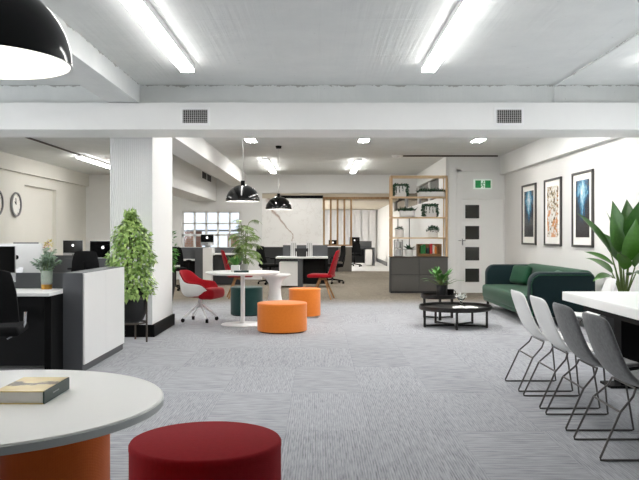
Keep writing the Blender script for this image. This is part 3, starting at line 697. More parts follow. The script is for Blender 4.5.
# eucalyptus vase
vs = thing('flower_vase', 'patterned glass vase of eucalyptus on the left workstation', 'vase', (-2.52, 7.02, .75))
part('vase', 'vase_glass', vs, lambda m: m.lathe([(.0, .035), (.048, .035), (.052, .06), (.052, .17), (.046, .17), (.045, .06), (0, .05)], seg=32))
part('foot', 'gold', vs, lambda m: m.lathe([(0, 0), (.046, 0), (.05, .01), (.05, .045), (0, .045)], seg=32), 'gold base of the vase')
def vb(m):
    for k in range(6):
        for i in range(14):
            a = 2 * PI * (i + .5 * (k % 2)) / 14; z = .07 + k * .017; m.leaf((.0525 * math.cos(a), .0525 * math.sin(a), z - .007), (0, 0, 1), (math.cos(a), math.sin(a), 0), .016, .012, 0, 3, 0)
part('pattern', 'leaf_euc', vs, vb)
ES = []
def eu_st(m):
    for i in range(17):
        a = rnd.uniform(0, 2 * PI); sp = rnd.uniform(.02, .17); top = Vector((math.cos(a) * sp, math.sin(a) * sp * .7, rnd.uniform(.27, .42) - sp * .3)); p0 = Vector((rnd.uniform(-.02, .02), rnd.uniform(-.02, .02), .06)); mid = p0.lerp(top, .55) + Vector((0, 0, .04)); ES.append((p0, mid, top)); m.tube([p0, mid, top], .0022, 5)
part('stems', 'stem', vs, eu_st)
def eu_lf(m):
    for p0, mid, top in ES:
        for k in range(13):
            u = .35 + .65 * k / 12; p = p0.lerp(mid, u * 2) if u < .5 else mid.lerp(top, u * 2 - 1)
            for s_ in (-1, 1):
                a = rnd.uniform(0, 2 * PI); m.leaf(p, (math.cos(a), math.sin(a), rnd.uniform(-.1, .6)), (rnd.uniform(-.4, .4), -.5, 1), rnd.uniform(.026, .04), .028, .3, 3, .1, shape=.8)
part('leaves', 'leaf_euc', vs, eu_lf)

# task chairs
def task_chair(loc, rz, label, chrome_arms=False):
    """faces +y"""
    t = thing('office_chair', label, 'chair', loc, rz, 'black office chairs')
    def seat(m): m.box(-.24, .24, -.23, .24, .44, .52, .035, 3)
    part('seat', 'mesh_black', t, seat)
    def back(m):
        vs = []; fs = []; nx, nz = 8, 10
        for s_ in (0, 1):
            for j in range(nz + 1):
                v = j / nz; w = .235 * (1 - .25 * v ** 3); y = -.25 - .06 * v - .03 * math.sin(PI * v)
                for i in range(nx + 1):
                    u = i / nx * 2 - 1; vs.append((u * w, y + .05 * u * u - s_ * .03, .56 + v * .42 - .02 * u ** 4 * v))
        N = (nx + 1) * (nz + 1)
        for s_ in (0, 1):
            for j in range(nz):
                for i in range(nx): a = s_ * N + j * (nx + 1) + i; fs.append((a, a + 1, a + nx + 2, a + nx + 1))
        for j in range(nz):
            for i in (0, nx): a = j * (nx + 1) + i; fs.append((a, a + nx + 1, a + nx + 1 + N, a + N))
        for i in range(nx):
            for j in (0, nz): a = j * (nx + 1) + i; fs.append((a, a + 1, a + 1 + N, a + N))
        m.mesh(vs, fs)
    part('backrest', 'mesh_black', t, back)
    part('spine', 'black', t, lambda m: m.tube([(0, -.1, .42), (0, -.27, .44), (0, -.31, .6), (0, -.34, .8)], .022))
    for s_ in (-1, 1):
        if chrome_arms: part('armrest', 'chrome', t, lambda m: m.tube([(s_ * .1, .02, .40), (s_ * .22, .0, .47), (s_ * .245, -.02, .53), (s_ * .25, -.02, .62)], .012))
        if not chrome_arms: part('arm_pad', 'black', t, lambda m: m.box(s_ * .315 - .04, s_ * .315 + .04, -.15, .12, .655, .685, .012))
        if not chrome_arms: part('armrest', 'black', t, lambda m: m.tube([(s_ * .2, .0, .42), (s_ * .31, -.02, .46), (s_ * .315, -.02, .66)], .014))
    part('gas_lift', 'black', t, lambda m: m.cyl((0, 0, .09), .028, .36, 16))
    for i in range(5):
        a = 2 * PI * i / 5 + .4; l_ = part('leg', 'black', t, lambda m: m.tube([(0, 0, .11), (math.cos(a) * .3, math.sin(a) * .3, .075)], .022, 8, r2=.014))
        def wh(m):
            m.M = Matrix.Translation((math.cos(a) * .3, math.sin(a) * .3, .03)) @ Matrix.Rotation(a, 4, 'Z') @ Matrix.Rotation(PI / 2, 4, 'Y'); m.cyl((0, 0, -.018), .03, .036, 16)
        part('caster', 'black', l_, wh)
    return t
ch0 = task_chair((-2.66, 6.2, 0), 12, 'black mesh office chair at the left edge by the workstation', True)
ch1 = task_chair((-3.98, 13.2, 0), 0, 'black office chair behind the workstation, beside the two dark screens')
copy_thing(ch1, (-3.27, 17.2, 0), 200, 'black office chair just right of the column, partly hidden')
copy_thing(ch1, (-1.25, 19.3, 0), -60, 'black office chair at the left end of the white desk')
copy_thing(ch1, (.33, 19.6, 0), 100, 'black office chair behind the right hand red chair')
copy_thing(ch1, (1.38, 30.1, 0), 0, 'black office chair in the room beyond the slats')

# left office desks and screens
def simple_desk(name, loc, w, d, label, h=.72, top='gloss_white'):
    t = thing(name, label, 'desk', loc, 0, 'white office desks')
    part('desktop', top, t, lambda m: m.box(-w / 2, w / 2, -d / 2, d / 2, h - .03, h, .003), smooth=False)
    for a in (-1, 1):
        for b in (-1, 1): part('leg', 'charcoal', t, lambda m: m.box(a * (w / 2 - .04) - .025, a * (w / 2 - .04) + .025, b * (d / 2 - .04) - .025, b * (d / 2 - .04) + .025, 0, h - .03), smooth=False)
    part('privacy_panel', 'charcoal', t, lambda m: m.box(-w / 2, w / 2, -d / 2 - .02, -d / 2 + .01, .25, h + .12), smooth=False)
    return t
simple_desk('office_desk', (-4.0, 14.3, 0), 1.3, .8, 'white desk with grey panel behind the left workstation, nearer one', .70)
simple_desk('office_desk', (-5.5, 16.5, 0), 1.3, .8, 'white desk by the left wall below the clocks', .70)
simple_desk('office_desk', (-5.35, 13.0, 0), 1.1, .7, 'white desk hidden behind the white computer back', .70)
imac((-4.06, 14.25, .70), 5, 'dark screen with white mark nearest to the green column plant', .48, .31, .045)
imac((-5.32, 16.4, .70), 4, 'smaller dark screen with white mark, left of the pair', .42, .27, .08)
imac((-5.02, 13.0, .70), 0, 'dark screen rising behind the white computer back', .44, .30, .04, mark=False)
t = thing('flower_vase', 'small vase of pale flowers by the left wall', 'vase', (-5.9, 16.5, .70))
part('vase', 'white_plastic', t, lambda m: m.lathe([(0, 0), (.05, 0), (.07, .08), (.04, .18), (.05, .2), (.04, .2), (.03, .16), (0, .15)], seg=20))
part('leaves', 'pink_petal', t, lambda m: bush(m, (0, 0, .2), .08, .08, .2, 40, .07, .04)); part('blossom', 'yellow_petal', t, lambda m: bush(m, (.02, 0, .3), .08, .08, .14, 40, .06, .04))

# middle desks
t = thing('screened_desk', 'charcoal screened desk with white end unit below the back window', 'desk', (-2.7, 18.8, 0))
part('screen_panel', 'charcoal', t, lambda m: (m.box(-.75, -.17, 0, .05, .62, .94, .003),), smooth=False)
part('screen_panel', 'charcoal', t, lambda m: m.box(.07, .75, .3, .35, .3, .93, .003), smooth=False)
part('end_unit', 'white_laminate', t, lambda m: m.box(-.17, .055, -.1, .6, .02, .93, .004), 'white end unit', smooth=False)
part('end_unit', 'charcoal', t, lambda m: m.box(-.37, -.175, -.08, .4, .02, .93, .004), 'charcoal end unit', smooth=False)
part('desktop', 'gloss_white', t, lambda m: m.box(-.75, -.375, -.1, .4, .62, .66, .003), smooth=False)
part('desktop', 'gloss_white', t, lambda m: m.box(.06, .8, .0, .3, .76, .80, .003), smooth=False)
part('cabinet', 'black', t, lambda m: m.box(-.75, -.38, 0, .4, .02, .6), smooth=False); part('cabinet', 'charcoal_dark', t, lambda m: m.box(.06, .75, .05, .3, .02, .74), smooth=False)
imac((-2.83, 19.15, .935), 0, 'small dark screen with white mark below the back window', .33, .19, .05, group='slim desktop computers')
t = thing('white_desk', 'white desk with dark panel and white drawer unit beside red chair', 'desk', (-.4, 18.4, 0))
part('desktop', 'gloss_white', t, lambda m: m.box(-.64, .60, -.35, .35, .69, .73, .003), smooth=False)
part('drawer_unit', 'white_laminate', t, lambda m: m.box(-.56, -.12, -.30, .3, .04, .6, .004), 'white drawer unit', smooth=False)
part('side_panel', 'charcoal', t, lambda m: m.box(-.12, .0, -.3, .3, .0, .69), smooth=False); part('back_panel', 'black_matt', t, lambda m: m.box(0, .55, .2, .24, .05, .69), smooth=False); part('leg', 'black', t, lambda m: m.box(.55, .60, -.33, .33, 0, .69), smooth=False)
part('divider', 'charcoal', t, lambda m: m.box(-.5, .6, .33, .36, .73, 1.0), smooth=False)
for dx, lab in ((-.22, 'left of the two white wire holders on the white desk'), (.16, 'right of the two white wire holders on the white desk')):
    t = thing('wire_holder', lab, 'holder', (-.4 + dx, 18.3, .73), 0, 'white wire holders')
    def wh_(m):
        for i in range(4): m.box(-.075 + i * .042, -.055 + i * .042, -.07 + .0 * i, -.05, .0, .36, .002)
        m.tube([(-.07, -.06, .36), (.06, -.06, .36)], .008, 6); m.box(-.08, .08, -.08, .08, 0, .012)
    part('frame', 'white_metal', t, wh_, smooth=False)
    part('paper_sheaf', 'grille', t, lambda m: m.box(-.06, .055, -.03, -.015, .012, .33), smooth=False)
t = thing('laptop', 'dark laptop open between the white wire holders', 'laptop', (-.43, 18.4, .73))
part('keyboard_deck', 'steel', t, lambda m: m.box(-.16, .16, -.12, .1, 0, .015, .003), smooth=False)
def lp(m): m.M = Matrix.Translation((0, -.12, .015)) @ Matrix.Rotation(math.radians(20), 4, 'X'); m.box(-.16, .16, -.01, 0, 0, .2, .003)
part('screen', 'charcoal_dark', t, lp, smooth=False)
imac((.47, 26.75, .72), 0, 'black screen between the wooden slats', .3, .22, .05, mark=True)
simple_desk('office_desk', (.3, 26.8, 0), 1.2, .5, 'dark desk behind the wooden slat screen', .72, 'charcoal')
imac((1.42, 30.75, .74), 0, 'black screen on the far desk beyond the slats', .42, .32, .02, mark=True)

# plants half hidden
def floor_bush(loc, pr, ph, hgt, w, n, leaf, label, L=.09, Wd=.04, potm='pot_black', zoff=0):
    t = thing('potted_plant', label, 'plant', loc)
    part('pot', potm, t, lambda m: m.lathe([(0, zoff), (pr * .75, zoff), (pr, zoff + ph * .5), (pr, zoff + ph), (pr - .02, zoff + ph), (pr - .02, zoff + ph - .03), (0, zoff + ph - .03)], seg=32))
    part('foliage', leaf, t, lambda m: bush(m, (0, 0, zoff + ph + hgt * .35), w, w, hgt * .62, n, L, Wd, half=False))
    return t
floor_bush((-2.9, 14.2, 0), .2, .55, .95, .24, 320, 'leaf_mid', 'green plant in black pot just behind the right side of column')

# ------------------------------------------------------------------ column plant on stand
PX, PY = -2.21, 8.92
t = thing('planter_stand', 'trailing bright green plant in black bowl on stand before column', 'plant', (PX, PY, 0))
part('bowl', 'pot_black', t, lambda m: m.lathe([(0, .21), (.08, .215), (.14, .26), (.175, .34), (.185, .43), (.185, .62), (.17, .62), (.17, .58), (0, .58)], seg=48))
def stnd(m): m.lathe([(.19, .50), (.197, .50), (.197, .525), (.19, .525), (.19, .50)], seg=48, cap=False)
def stn2(m): m.lathe([(.17, .215), (.19, .215), (.19, .235), (.17, .235), (.17, .215)], seg=48, cap=False)
part('ring', 'panel_brown', t, stnd); part('ring', 'panel_brown', t, stn2)
for a in (-.25, PI / 2, PI + .25):
    part('leg', 'panel_brown', t, lambda m: m.tube([(math.cos(a) * .2, math.sin(a) * .2, 0), (math.cos(a) * .2, math.sin(a) * .2, .60)], .011))
part('stem', 'stem', t, lambda m: [m.tube([(rnd.uniform(-.05, .05), rnd.uniform(-.05, .05), .56), (rnd.uniform(-.08, .08), rnd.uniform(-.05, .05), 1.0), (rnd.uniform(-.04, .04), 0, 1.45)], .008) for i in range(5)])
def cl(m):
    for i in range(2500):
        f = rnd.random() ** 1.1; z = .57 + .95 * f
        R = .27 * (1 if f < .42 else max(.2, 1 - ((f - .42) / .58) ** 2.2)) * (1 + .10 * math.sin(z * 21)); a = rnd.uniform(0, 2 * PI); r_ = R * math.sqrt(rnd.uniform(.35, 1))
        p = (math.cos(a) * r_, math.sin(a) * r_ * .85, z + rnd.uniform(-.03, .03)); L = rnd.uniform(.035, .07)
        m.leaf(p, (math.cos(a) * .7 + rnd.uniform(-.7, .7), math.sin(a) * .7 + rnd.uniform(-.7, .7), rnd.uniform(-1.0, .2)), (math.cos(a), math.sin(a), .9 + rnd.uniform(-.4, .4)), L, L * .72, rnd.uniform(0, .6), 4, .15)
    for i in range(34):
        a = rnd.uniform(PI * 1.2, PI * 1.95); zz = rnd.uniform(.52, .64); m.leaf((math.cos(a) * .2, math.sin(a) * .2, zz), (math.cos(a) * .4, math.sin(a) * .4, -1), (math.cos(a), math.sin(a), .4), .07, .05, .2, 4)
    for i in range(12): m.leaf((rnd.uniform(-.08, .06), rnd.uniform(-.04, .04), 1.45), (rnd.uniform(-.5, .3), rnd.uniform(-.3, .3), 1), (0, -1, 0), rnd.uniform(.08, .15), .035, .3, 4)
part('foliage', 'leaf_bright', t, cl)

# ------------------------------------------------------------------ front left: table, book, red ottoman
t = thing('round_table', 'white round table on orange drum legs in the near left corner', 'table', (-1.045, 2.33, 0))
part('tabletop', 'white_laminate', t, lambda m: m.lathe([(0, .712), (.548, .712), (.555, .716), (.555, .735), (.551, .74), (0, .74)], seg=128), angle=50)
part('edge_band', 'table_edge', t, lambda m: m.lathe([(.553, .713), (.5565, .715), (.5565, .735), (.553, .7375)], seg=128, cap=False))
part('leg', 'orange_side', t, lambda m: m.cyl((.177, .17, 0), .173, .712, 64), 'orange drum leg'); part('leg', 'orange_side', t, lambda m: m.cyl((-.25, .1, 0), .173, .712, 64), 'orange drum leg')
b = thing('hardcover_book', 'thick hardcover book with yellow cover on the near round table', 'book', (-.98, 2.29, .74))
part('pages', 'paper', b, lambda m: m.box(.002, .146, .004, .226, .003, .036, .001), smooth=False)
part('cover', 'book_cover', b, lambda m: (m.box(0, .15, 0, .23, .036, .039), m.box(0, .15, 0, .23, 0, .003)), smooth=False)
part('spine', 'book_green', b, lambda m: m.box(.146, .151, 0, .23, 0, .039, .001), 'dark green spine', smooth=False)
def spt(m):
    for i in range(7): m.box(.1505, .1513, .075 + i * .008, .079 + i * .008, .018, .022)
part('spine_lettering', 'aluminium', b, spt, smooth=False)
def ottoman(loc, r, h, mat, side, label, feet=False):
    t = thing('ottoman', label, 'stool', loc, 0, None); z0 = .025 if feet else .012
    part('body', side, t, lambda m: m.lathe([(0, z0), (r - .01, z0), (r, z0 + .01), (r, h - .02), (0, h - .02)], seg=96))
    part('cushion_top', mat, t, lambda m: m.lathe([(r + .0015, h - .03), (r + .0015, h - .012), (r - .004, h - .003), (r - .012, h), (0, h + .002)], seg=96, cap=False), angle=60)
    part('base', 'white_metal' if feet else 'black', t, lambda m: m.cyl((0, 0, 0), r - .03, z0 + .002, 48))
    return t
ottoman((-.49, 3.28, 0), .324, .37, 'red_wool', 'red_wool', 'round dark red fabric stool in the foreground')
ottoman((-.485, 9.88, 0), .322, .375, 'orange_fabric', 'orange_fabric', 'wide round orange stool in front of the white hourglass table')
ottoman((-.225, 11.6, 0), .24, .44, 'orange_fabric', 'orange_fabric', 'narrower orange stool behind, right of the white hourglass table', True)
ottoman((-1.14, 11.9, 0), .25, .44, 'green_felt', 'green_felt', 'dark green round stool behind the pedestal table')
t = thing('hourglass_table', 'white hourglass shaped side table between the orange stools', 'table', (-.645, 11.0, 0))
part('body', 'white_plastic', t, lambda m: m.lathe([(0, 0), (.19, 0), (.19, .015), (.165, .10), (.12, .24), (.092, .38), (.084, .48), (.092, .55), (.13, .615), (.19, .645), (.222, .66), (.226, .675), (.22, .685), (.19, .68), (0, .678)], seg=64), angle=60)
t = thing('pedestal_table', 'white round pedestal table with plants on it', 'table', (-1.07, 10.6, 0))
part('tabletop', 'gloss_white', t, lambda m: m.lathe([(0, .70), (.49, .705), (.515, .722), (.517, .735), (.512, .74), (0, .74)], seg=96), angle=50)
part('pole', 'white_metal', t, lambda m: m.cyl((0, 0, .02), .03, .69, 32)); part('base', 'white_metal', t, lambda m: m.lathe([(0, 0), (.30, 0), (.305, .008), (.29, .016), (.05, .028), (.03, .05), (0, .05)], seg=64))
# things on pedestal table
t = thing('potted_palm', 'tall feathery palm in grey pot on the pedestal table', 'plant', (-1.06, 10.72, .74))
part('pot', 'terracotta_grey', t, lambda m: m.lathe([(0, 0), (.04, 0), (.055, .10), (.047, .10), (.045, .085), (0, .085)], seg=32))
FR = []
def palm(m):
    for c in range(5):
        ca = rnd.uniform(0, 2 * PI); top = Vector((math.cos(ca) * .05, math.sin(ca) * .05, rnd.uniform(.40, .66))); b0 = Vector((math.cos(ca) * .015, math.sin(ca) * .015, .07)); FR.append([b0, b0.lerp(top, .5), top])
        for i in range(9):
            p = b0.lerp(top, .15 + .85 * i / 8); a = ca + i * 2.4 + rnd.uniform(-.3, .3); ln = rnd.uniform(.16, .25); out = .85 - .07 * i + rnd.uniform(-.1, .1); n = 9
            d = Vector((math.cos(a) * out, math.sin(a) * out, 1)).normalized(); pts = [p.copy()]; sd = Vector((-math.sin(a), math.cos(a), 0))
            for k in range(n):
                d = (d + Vector((math.cos(a) * .10, math.sin(a) * .10, -.17))).normalized(); p = p + d * ln / n; pts.append(p.copy())
                if k >= 1:
                    for s_ in (-1, 1): m.leaf(p, d * .75 + sd * s_ * .8 + Vector((0, 0, -.1)), (0, 0, 1), .11 * math.sin(PI * (k + 1) / (n + 2)) + .025, .017, .7, 3)
            FR.append(pts)
part('fronds', 'leaf_palm', t, palm); part('stems', 'stem', t, lambda m: [m.tube(f, .004, 5) for f in FR])
t = thing('potted_plant', 'small spiky green plant in white pot left of the palm', 'plant', (-1.16, 10.5, .74))
part('pot', 'white_plastic', t, lambda m: m.box(-.06, .06, -.05, .05, 0, .095, .008))
def sp2(m):
    for i in range(46):
        a = rnd.uniform(0, 2 * PI); m.leaf((math.cos(a) * .03, math.sin(a) * .03, .09), (math.cos(a) * .5, math.sin(a) * .5, rnd.uniform(.6, 1.6)), (0, 0, 1), rnd.uniform(.1, .2), .03, .3, 4)
part('foliage', 'leaf_mid', t, sp2)
t = thing('closed_book', 'dark teal book lying on the pedestal table', 'book', (-1.07, 10.42, .74), 5)
part('cover', 'book_teal', t, lambda m: (m.box(-.10, .10, -.07, .07, .018, .022), m.box(-.10, .10, -.07, .07, 0, .004), m.box(-.1, .1, -.072, -.066, 0, .022)), smooth=False); part('pages', 'paper', t, lambda m: m.box(-.097, .097, -.065, .068, .004, .018), smooth=False)

# red and white swivel tub chair
def tub(loc, rz):
    t = thing('tub_chair', 'red and white swivel tub chair left of the pedestal table', 'chair', loc, rz)     # faces +x
    def surf(m, sc, dz, dark=False):
        nt, nr = 36, 9; vs = []; fs = []
        for i in range(nt + 1):
            th = -PI * .80 + 2 * PI * .80 * i / nt; a = abs(th) / PI           # 0 at the back
            hb = .17 * (1 / (1 + math.exp((a - .30) * 22))) + .165 * (1 / (1 + math.exp((a - .72) * 26)))
            for j in range(nr + 1):
                u = j / nr; r = (.06 + .24 * min(1, u / .5) ** .8) * sc; z = .40 + dz
                if u > .35: z += (hb + .03) * ((u - .35) / .65) ** 1.25
                out = .05 * max(0, u - .5) * 2 * sc
                vs.append((-math.cos(th) * (r + out) * 1.0, math.sin(th) * (r + out) * 1.02, z))
        for i in range(nt):
            for j in range(nr): a = i * (nr + 1) + j; fs.append((a, a + 1, a + nr + 2, a + nr + 1))
        m.mesh(vs, fs)
    o = part('shell', 'white_plastic', t, lambda m: surf(m, 1.0, -.02)); solid(o, .012); subsurf(o, 1)
    o = part('upholstery', 'red_fabric', t, lambda m: surf(m, .955, .004)); solid(o, .02); subsurf(o, 1)
    part('seat_cushion', 'red_fabric', t, lambda m: m.lathe([(0, .375), (.25, .375), (.275, .39), (.28, .43), (.26, .455), (0, .465)], (.03, 0, 0), 48), angle=60)
    part('seat_front', 'red_fabric', t, lambda m: m.box(.06, .345, -.285, .285, .345, .50, .06, 4))
    part('column', 'white_metal', t, lambda m: m.cyl((0, 0, .2), .03, .19, 24))
    for i in range(4):
        a = PI / 4 + i * PI / 2; l_ = part('leg', 'white_metal', t, lambda m: m.tube([(0, 0, .27), (math.cos(a) * .11, math.sin(a) * .11, .20), (math.cos(a) * .30, math.sin(a) * .30, .065)], .019, 8))
        def wh(m):
            m.M = Matrix.Translation((math.cos(a) * .30, math.sin(a) * .30, .03)) @ Matrix.Rotation(a + 1, 4, 'Z') @ Matrix.Rotation(PI / 2, 4, 'Y'); m.cyl((0, 0, -.02), .03, .04, 16)
        part('caster', 'black', l_, wh)
    return t
tub((-1.73, 11.0, 0), -14).scale = (.87, .87, .97)

# red chairs on wooden legs (face +x)
def red_chair(loc, rz, label):
    t = thing('red_chair', label, 'chair', loc, rz, 'red chairs on wooden legs')
    part('seat', 'red_fabric', t, lambda m: m.box(-.22, .27, -.24, .24, .42, .49, .03, 3))
    def bk(m):
        vs = []; fs = []; nx, nz = 10, 10
        for j in range(nz + 1):
            v = j / nz
            for i in range(nx + 1):
                u = i / nx * 2 - 1; w = .24 * (1 - .28 * v ** 2); vs.append((-.21 - .12 * v + .07 * u * u * (1 - v * .5), u * w, .46 + v * .50 - .03 * u ** 4 * v))
        for j in range(nz):
            for i in range(nx): a = j * (nx + 1) + i; fs.append((a, a + 1, a + nx + 2, a + nx + 1))
        m.mesh(vs, fs)
    o = part('backrest', 'red_fabric', t, bk); solid(o, .035); subsurf(o, 1)
    part('underframe', 'oak_leg', t, lambda m: m.box(-.06, .06, -.06, .06, .37, .43, .008))
    for a in (-1, 1):
        for b_ in (-1, 1): part('leg', 'oak_leg', t, lambda m: m.tube([(a * .04, b_ * .04, .42), (a * .20, b_ * .2, 0.0)], .022, 10, r2=.015))
    return t
rc = red_chair((.06, 14.9, 0), 170, 'red chair on wooden legs facing left beside the white desk')
copy_thing(rc, (-1.62, 15.1, 0), 12, 'red chair on wooden legs behind the palm and pedestal table')

# ------------------------------------------------------------------ sofa
so = thing('sofa', 'green velvet sofa along the right wall under the pictures', 'sofa', (2.78, 10.3, 0))
part('seat', 'velvet_green', so, lambda m: m.box(0, .85, .16, 2.72, .19, .41, .05, 4))
part('seat_base', 'velvet_green', so, lambda m: m.box(.03, .9, .12, 2.76, .13, .22, .03, 3))
def arm(y0, y1):
    def f(m):
        pts = []
        for cx, cz, rr, a0 in ((.97 - .05, .13 + .05, .05, -90), (.97 - .10, .745 - .10, .10, 0), (.08 + .15, .745 - .15, .15, 90), (.08 + .05, .13 + .05, .05, 180)):
            for k in range(9): a = math.radians(a0 + k * 90 / 8); pts.append((cx + rr * math.cos(a), cz + rr * math.sin(a)))
        e = .035; n = len(pts); cx, cz = .525, .43
        prof = [(y0, e), (y0 + .3 * e, .35 * e), (y0 + e, 0), (y1 - e, 0), (y1 - .3 * e, .35 * e), (y1, e)]
        vs = []; fs = []
        for yy, ins in prof:
            for x, z in pts: vs.append((cx + (x - cx) * (1 - ins / .45), yy, cz + (z - cz) * (1 - ins / .31)))
        for j in range(len(prof) - 1):
            for i in range(n): a, b = j * n + i, j * n + (i + 1) % n; fs.append((a, b, b + n, a + n))
        fs.append(tuple(range(n))); fs.append(tuple(range((len(prof) - 1) * n, len(prof) * n))); m.mesh(vs, fs)
    return f
part('arm', 'velvet_dark', so, arm(0, .19), 'dark teal near arm'); part('arm', 'velvet_dark', so, arm(2.68, 2.87), 'dark teal far arm')
part('backrest', 'velvet_green', so, lambda m: m.box(.76, .99, .10, 2.78, .13, .765, .09, 6))
def pip(y): return lambda m: m.tube([(.11, y, .16), (.09, y, .58), (.12, y, .66), (.19, y, .705), (.90, y, .705)], .008, 6)
part('piping', 'velvet_green', so, pip(-.004))
for yy, rz in ((2.45, 18), (.5, -10)):
    def cu(m): m.M = Matrix.Translation((.60, yy, .585)) @ Matrix.Rotation(math.radians(rz), 4, 'Z') @ Matrix.Rotation(math.radians(18), 4, 'Y'); m.box(-.065, .065, -.24, .24, -.16, .16, .06, 4)
    c = part('scatter_cushion', 'velvet_green', None, cu); c.location = (2.78, 10.3, 0)
    tag(c, 'green velvet cushion at the %s end of the sofa' % ('far' if yy > 1 else 'near'), 'cushion', 'green sofa cushions')
for a in (.1, .95):
    for b_ in (.15, 2.7): part('leg', 'black', so, lambda m: m.cyl((a, b_, 0), .016, .14, 16, .024))

# coffee tables
def tray(loc, r, h, label, n, rz):
    t = thing('coffee_table', label, 'table', loc, rz, 'round black coffee tables')
    part('tabletop', 'black_wood', t, lambda m: m.lathe([(0, h - .045), (r - .012, h - .045), (r, h - .03), (r, h + .015), (r - .012, h + .015), (r - .014, h - .02), (0, h - .02)], seg=80))
    for i in range(n):
        a = 2 * PI * i / n + .1; x, y = math.cos(a) * r * .88, math.sin(a) * r * .88
        part('leg', 'black_wood', t, lambda m: m.box(x - .016, x + .016, y - .016, y + .016, 0, h - .04, .003), smooth=False)
    def cb(m):
        for i in range(n // 2 if n % 2 == 0 else n):
            a = 2 * PI * i / n + .1; x, y = math.cos(a) * r * .88, math.sin(a) * r * .88
            m.tube([(x, y, .02), ((0, 0, .02) if n % 2 else (-x, -y, .02 + .0 * i))], .014, 6)
    part('cross_base', 'black_wood', t, cb)
    return t
tray((1.86, 10.42, 0), .495, .275, 'larger round black coffee table in front of the sofa', 5, -103)
tray((1.78, 11.35, 0), .27, .355, 'smaller taller black side table holding the green plant', 3, 20)
CZ = .275 - .02
t = thing('open_magazine', 'white open magazine lying on the larger black coffee table', 'magazine', (1.98, 10.3, CZ), -6)
def mg(m):
    for s_ in (-1, 1):
        vs = []; fs = []; n = 6
        for i in range(n + 1):
            u = i / n; x = s_ * u * .17; z = .012 + .016 * math.sin(PI * min(1, u * 1.2)) * (1 - u * .4)
            vs += [(x, -.13, z), (x, .13, z), (x, -.13, 0), (x, .13, 0)]
        for i in range(n):
            a = 4 * i; fs += [(a, a + 1, a + 5, a + 4), (a + 2, a + 3, a + 7, a + 6), (a, a + 2, a + 6, a + 4), (a + 1, a + 3, a + 7, a + 5)]
        fs.append((4 * n, 4 * n + 1, 4 * n + 3, 4 * n + 2)); m.mesh(vs, fs)
part('pages', 'paper', t, mg)
t = thing('glass_ornament', 'small glass ornament beside the magazine on the coffee table', 'ornament', (1.98, 10.62, CZ))
def gl(m): m.lathe([(0, 0), (.06, 0), (.062, .01), (.02, .03), (.015, .07), (.05, .10), (.065, .14), (.05, .17), (.045, .17), (.058, .14), (.04, .105), (0, .09)], seg=24)
part('bowl', 'glass', t, gl)
part('filling', 'white_plastic', t, lambda m: bush(m, (0, 0, .12), .06, .06, .06, 36, .04, .03))
TZ = .355 - .02
t = thing('potted_plant', 'leafy green plant in black pot on the smaller side table', 'plant', (1.82, 11.34, TZ))
part('pot', 'pot_black', t, lambda m: m.lathe([(0, 0), (.07, 0), (.08, .17), (.068, .17), (.066, .15), (0, .15)], seg=32))
LV = []
def cof(m):
    for i in range(70):
        a = rnd.uniform(0, 2 * PI); e = rnd.uniform(.3, 2.6); d = Vector((math.cos(a), math.sin(a), e)).normalized(); L = rnd.uniform(.06, .25); p = Vector((0, 0, .16)) + d * L; LV.append(p)
        m.leaf(p, d + Vector((rnd.uniform(-.4, .4), rnd.uniform(-.4, .4), -.1)), (0, 0, 1), rnd.uniform(.09, .14), rnd.uniform(.04, .058), rnd.uniform(.2, .9), 5)
part('foliage', 'leaf_mid', t, cof); part('stems', 'stem', t, lambda m: [m.tube([(0, 0, .14), p * .6 + Vector((0, 0, .06)), p], .003, 5) for p in LV])
t = thing('black_cup', 'black cup beside the plant on the smaller side table', 'cup', (1.97, 11.42, TZ))
part('body', 'black', t, lambda m: m.lathe([(0, 0), (.045, 0), (.05, .10), (.045, .10), (.042, .01), (0, .01)], seg=28)); part('handle', 'black', t, lambda m: m.tube([(.046, 0, .08), (.075, 0, .07), (.075, 0, .04), (.046, 0, .025)], .006))

# ------------------------------------------------------------------ dining table and chairs
dt = thing('meeting_table', 'long white meeting table at the right edge', 'table', (2.17, 6.8, 0))
part('tabletop', 'gloss_white', dt, lambda m: m.box(0, 1.0, -3.3, 0, .668, .745, .006), smooth=False)
part('apron', 'black', dt, lambda m: m.box(.12, .88, -3.1, -.2, .60, .668), smooth=False)
for yy in (-.5, -2.8): part('leg', 'black', dt, lambda m: m.box(.3, .7, yy - .08, yy + .08, .02, .62, .005), smooth=False)
for yy in (-.62, -2.92): part('foot', 'black', dt, lambda m: m.box(.2, .8, yy, yy + .24, 0, .02), smooth=False)

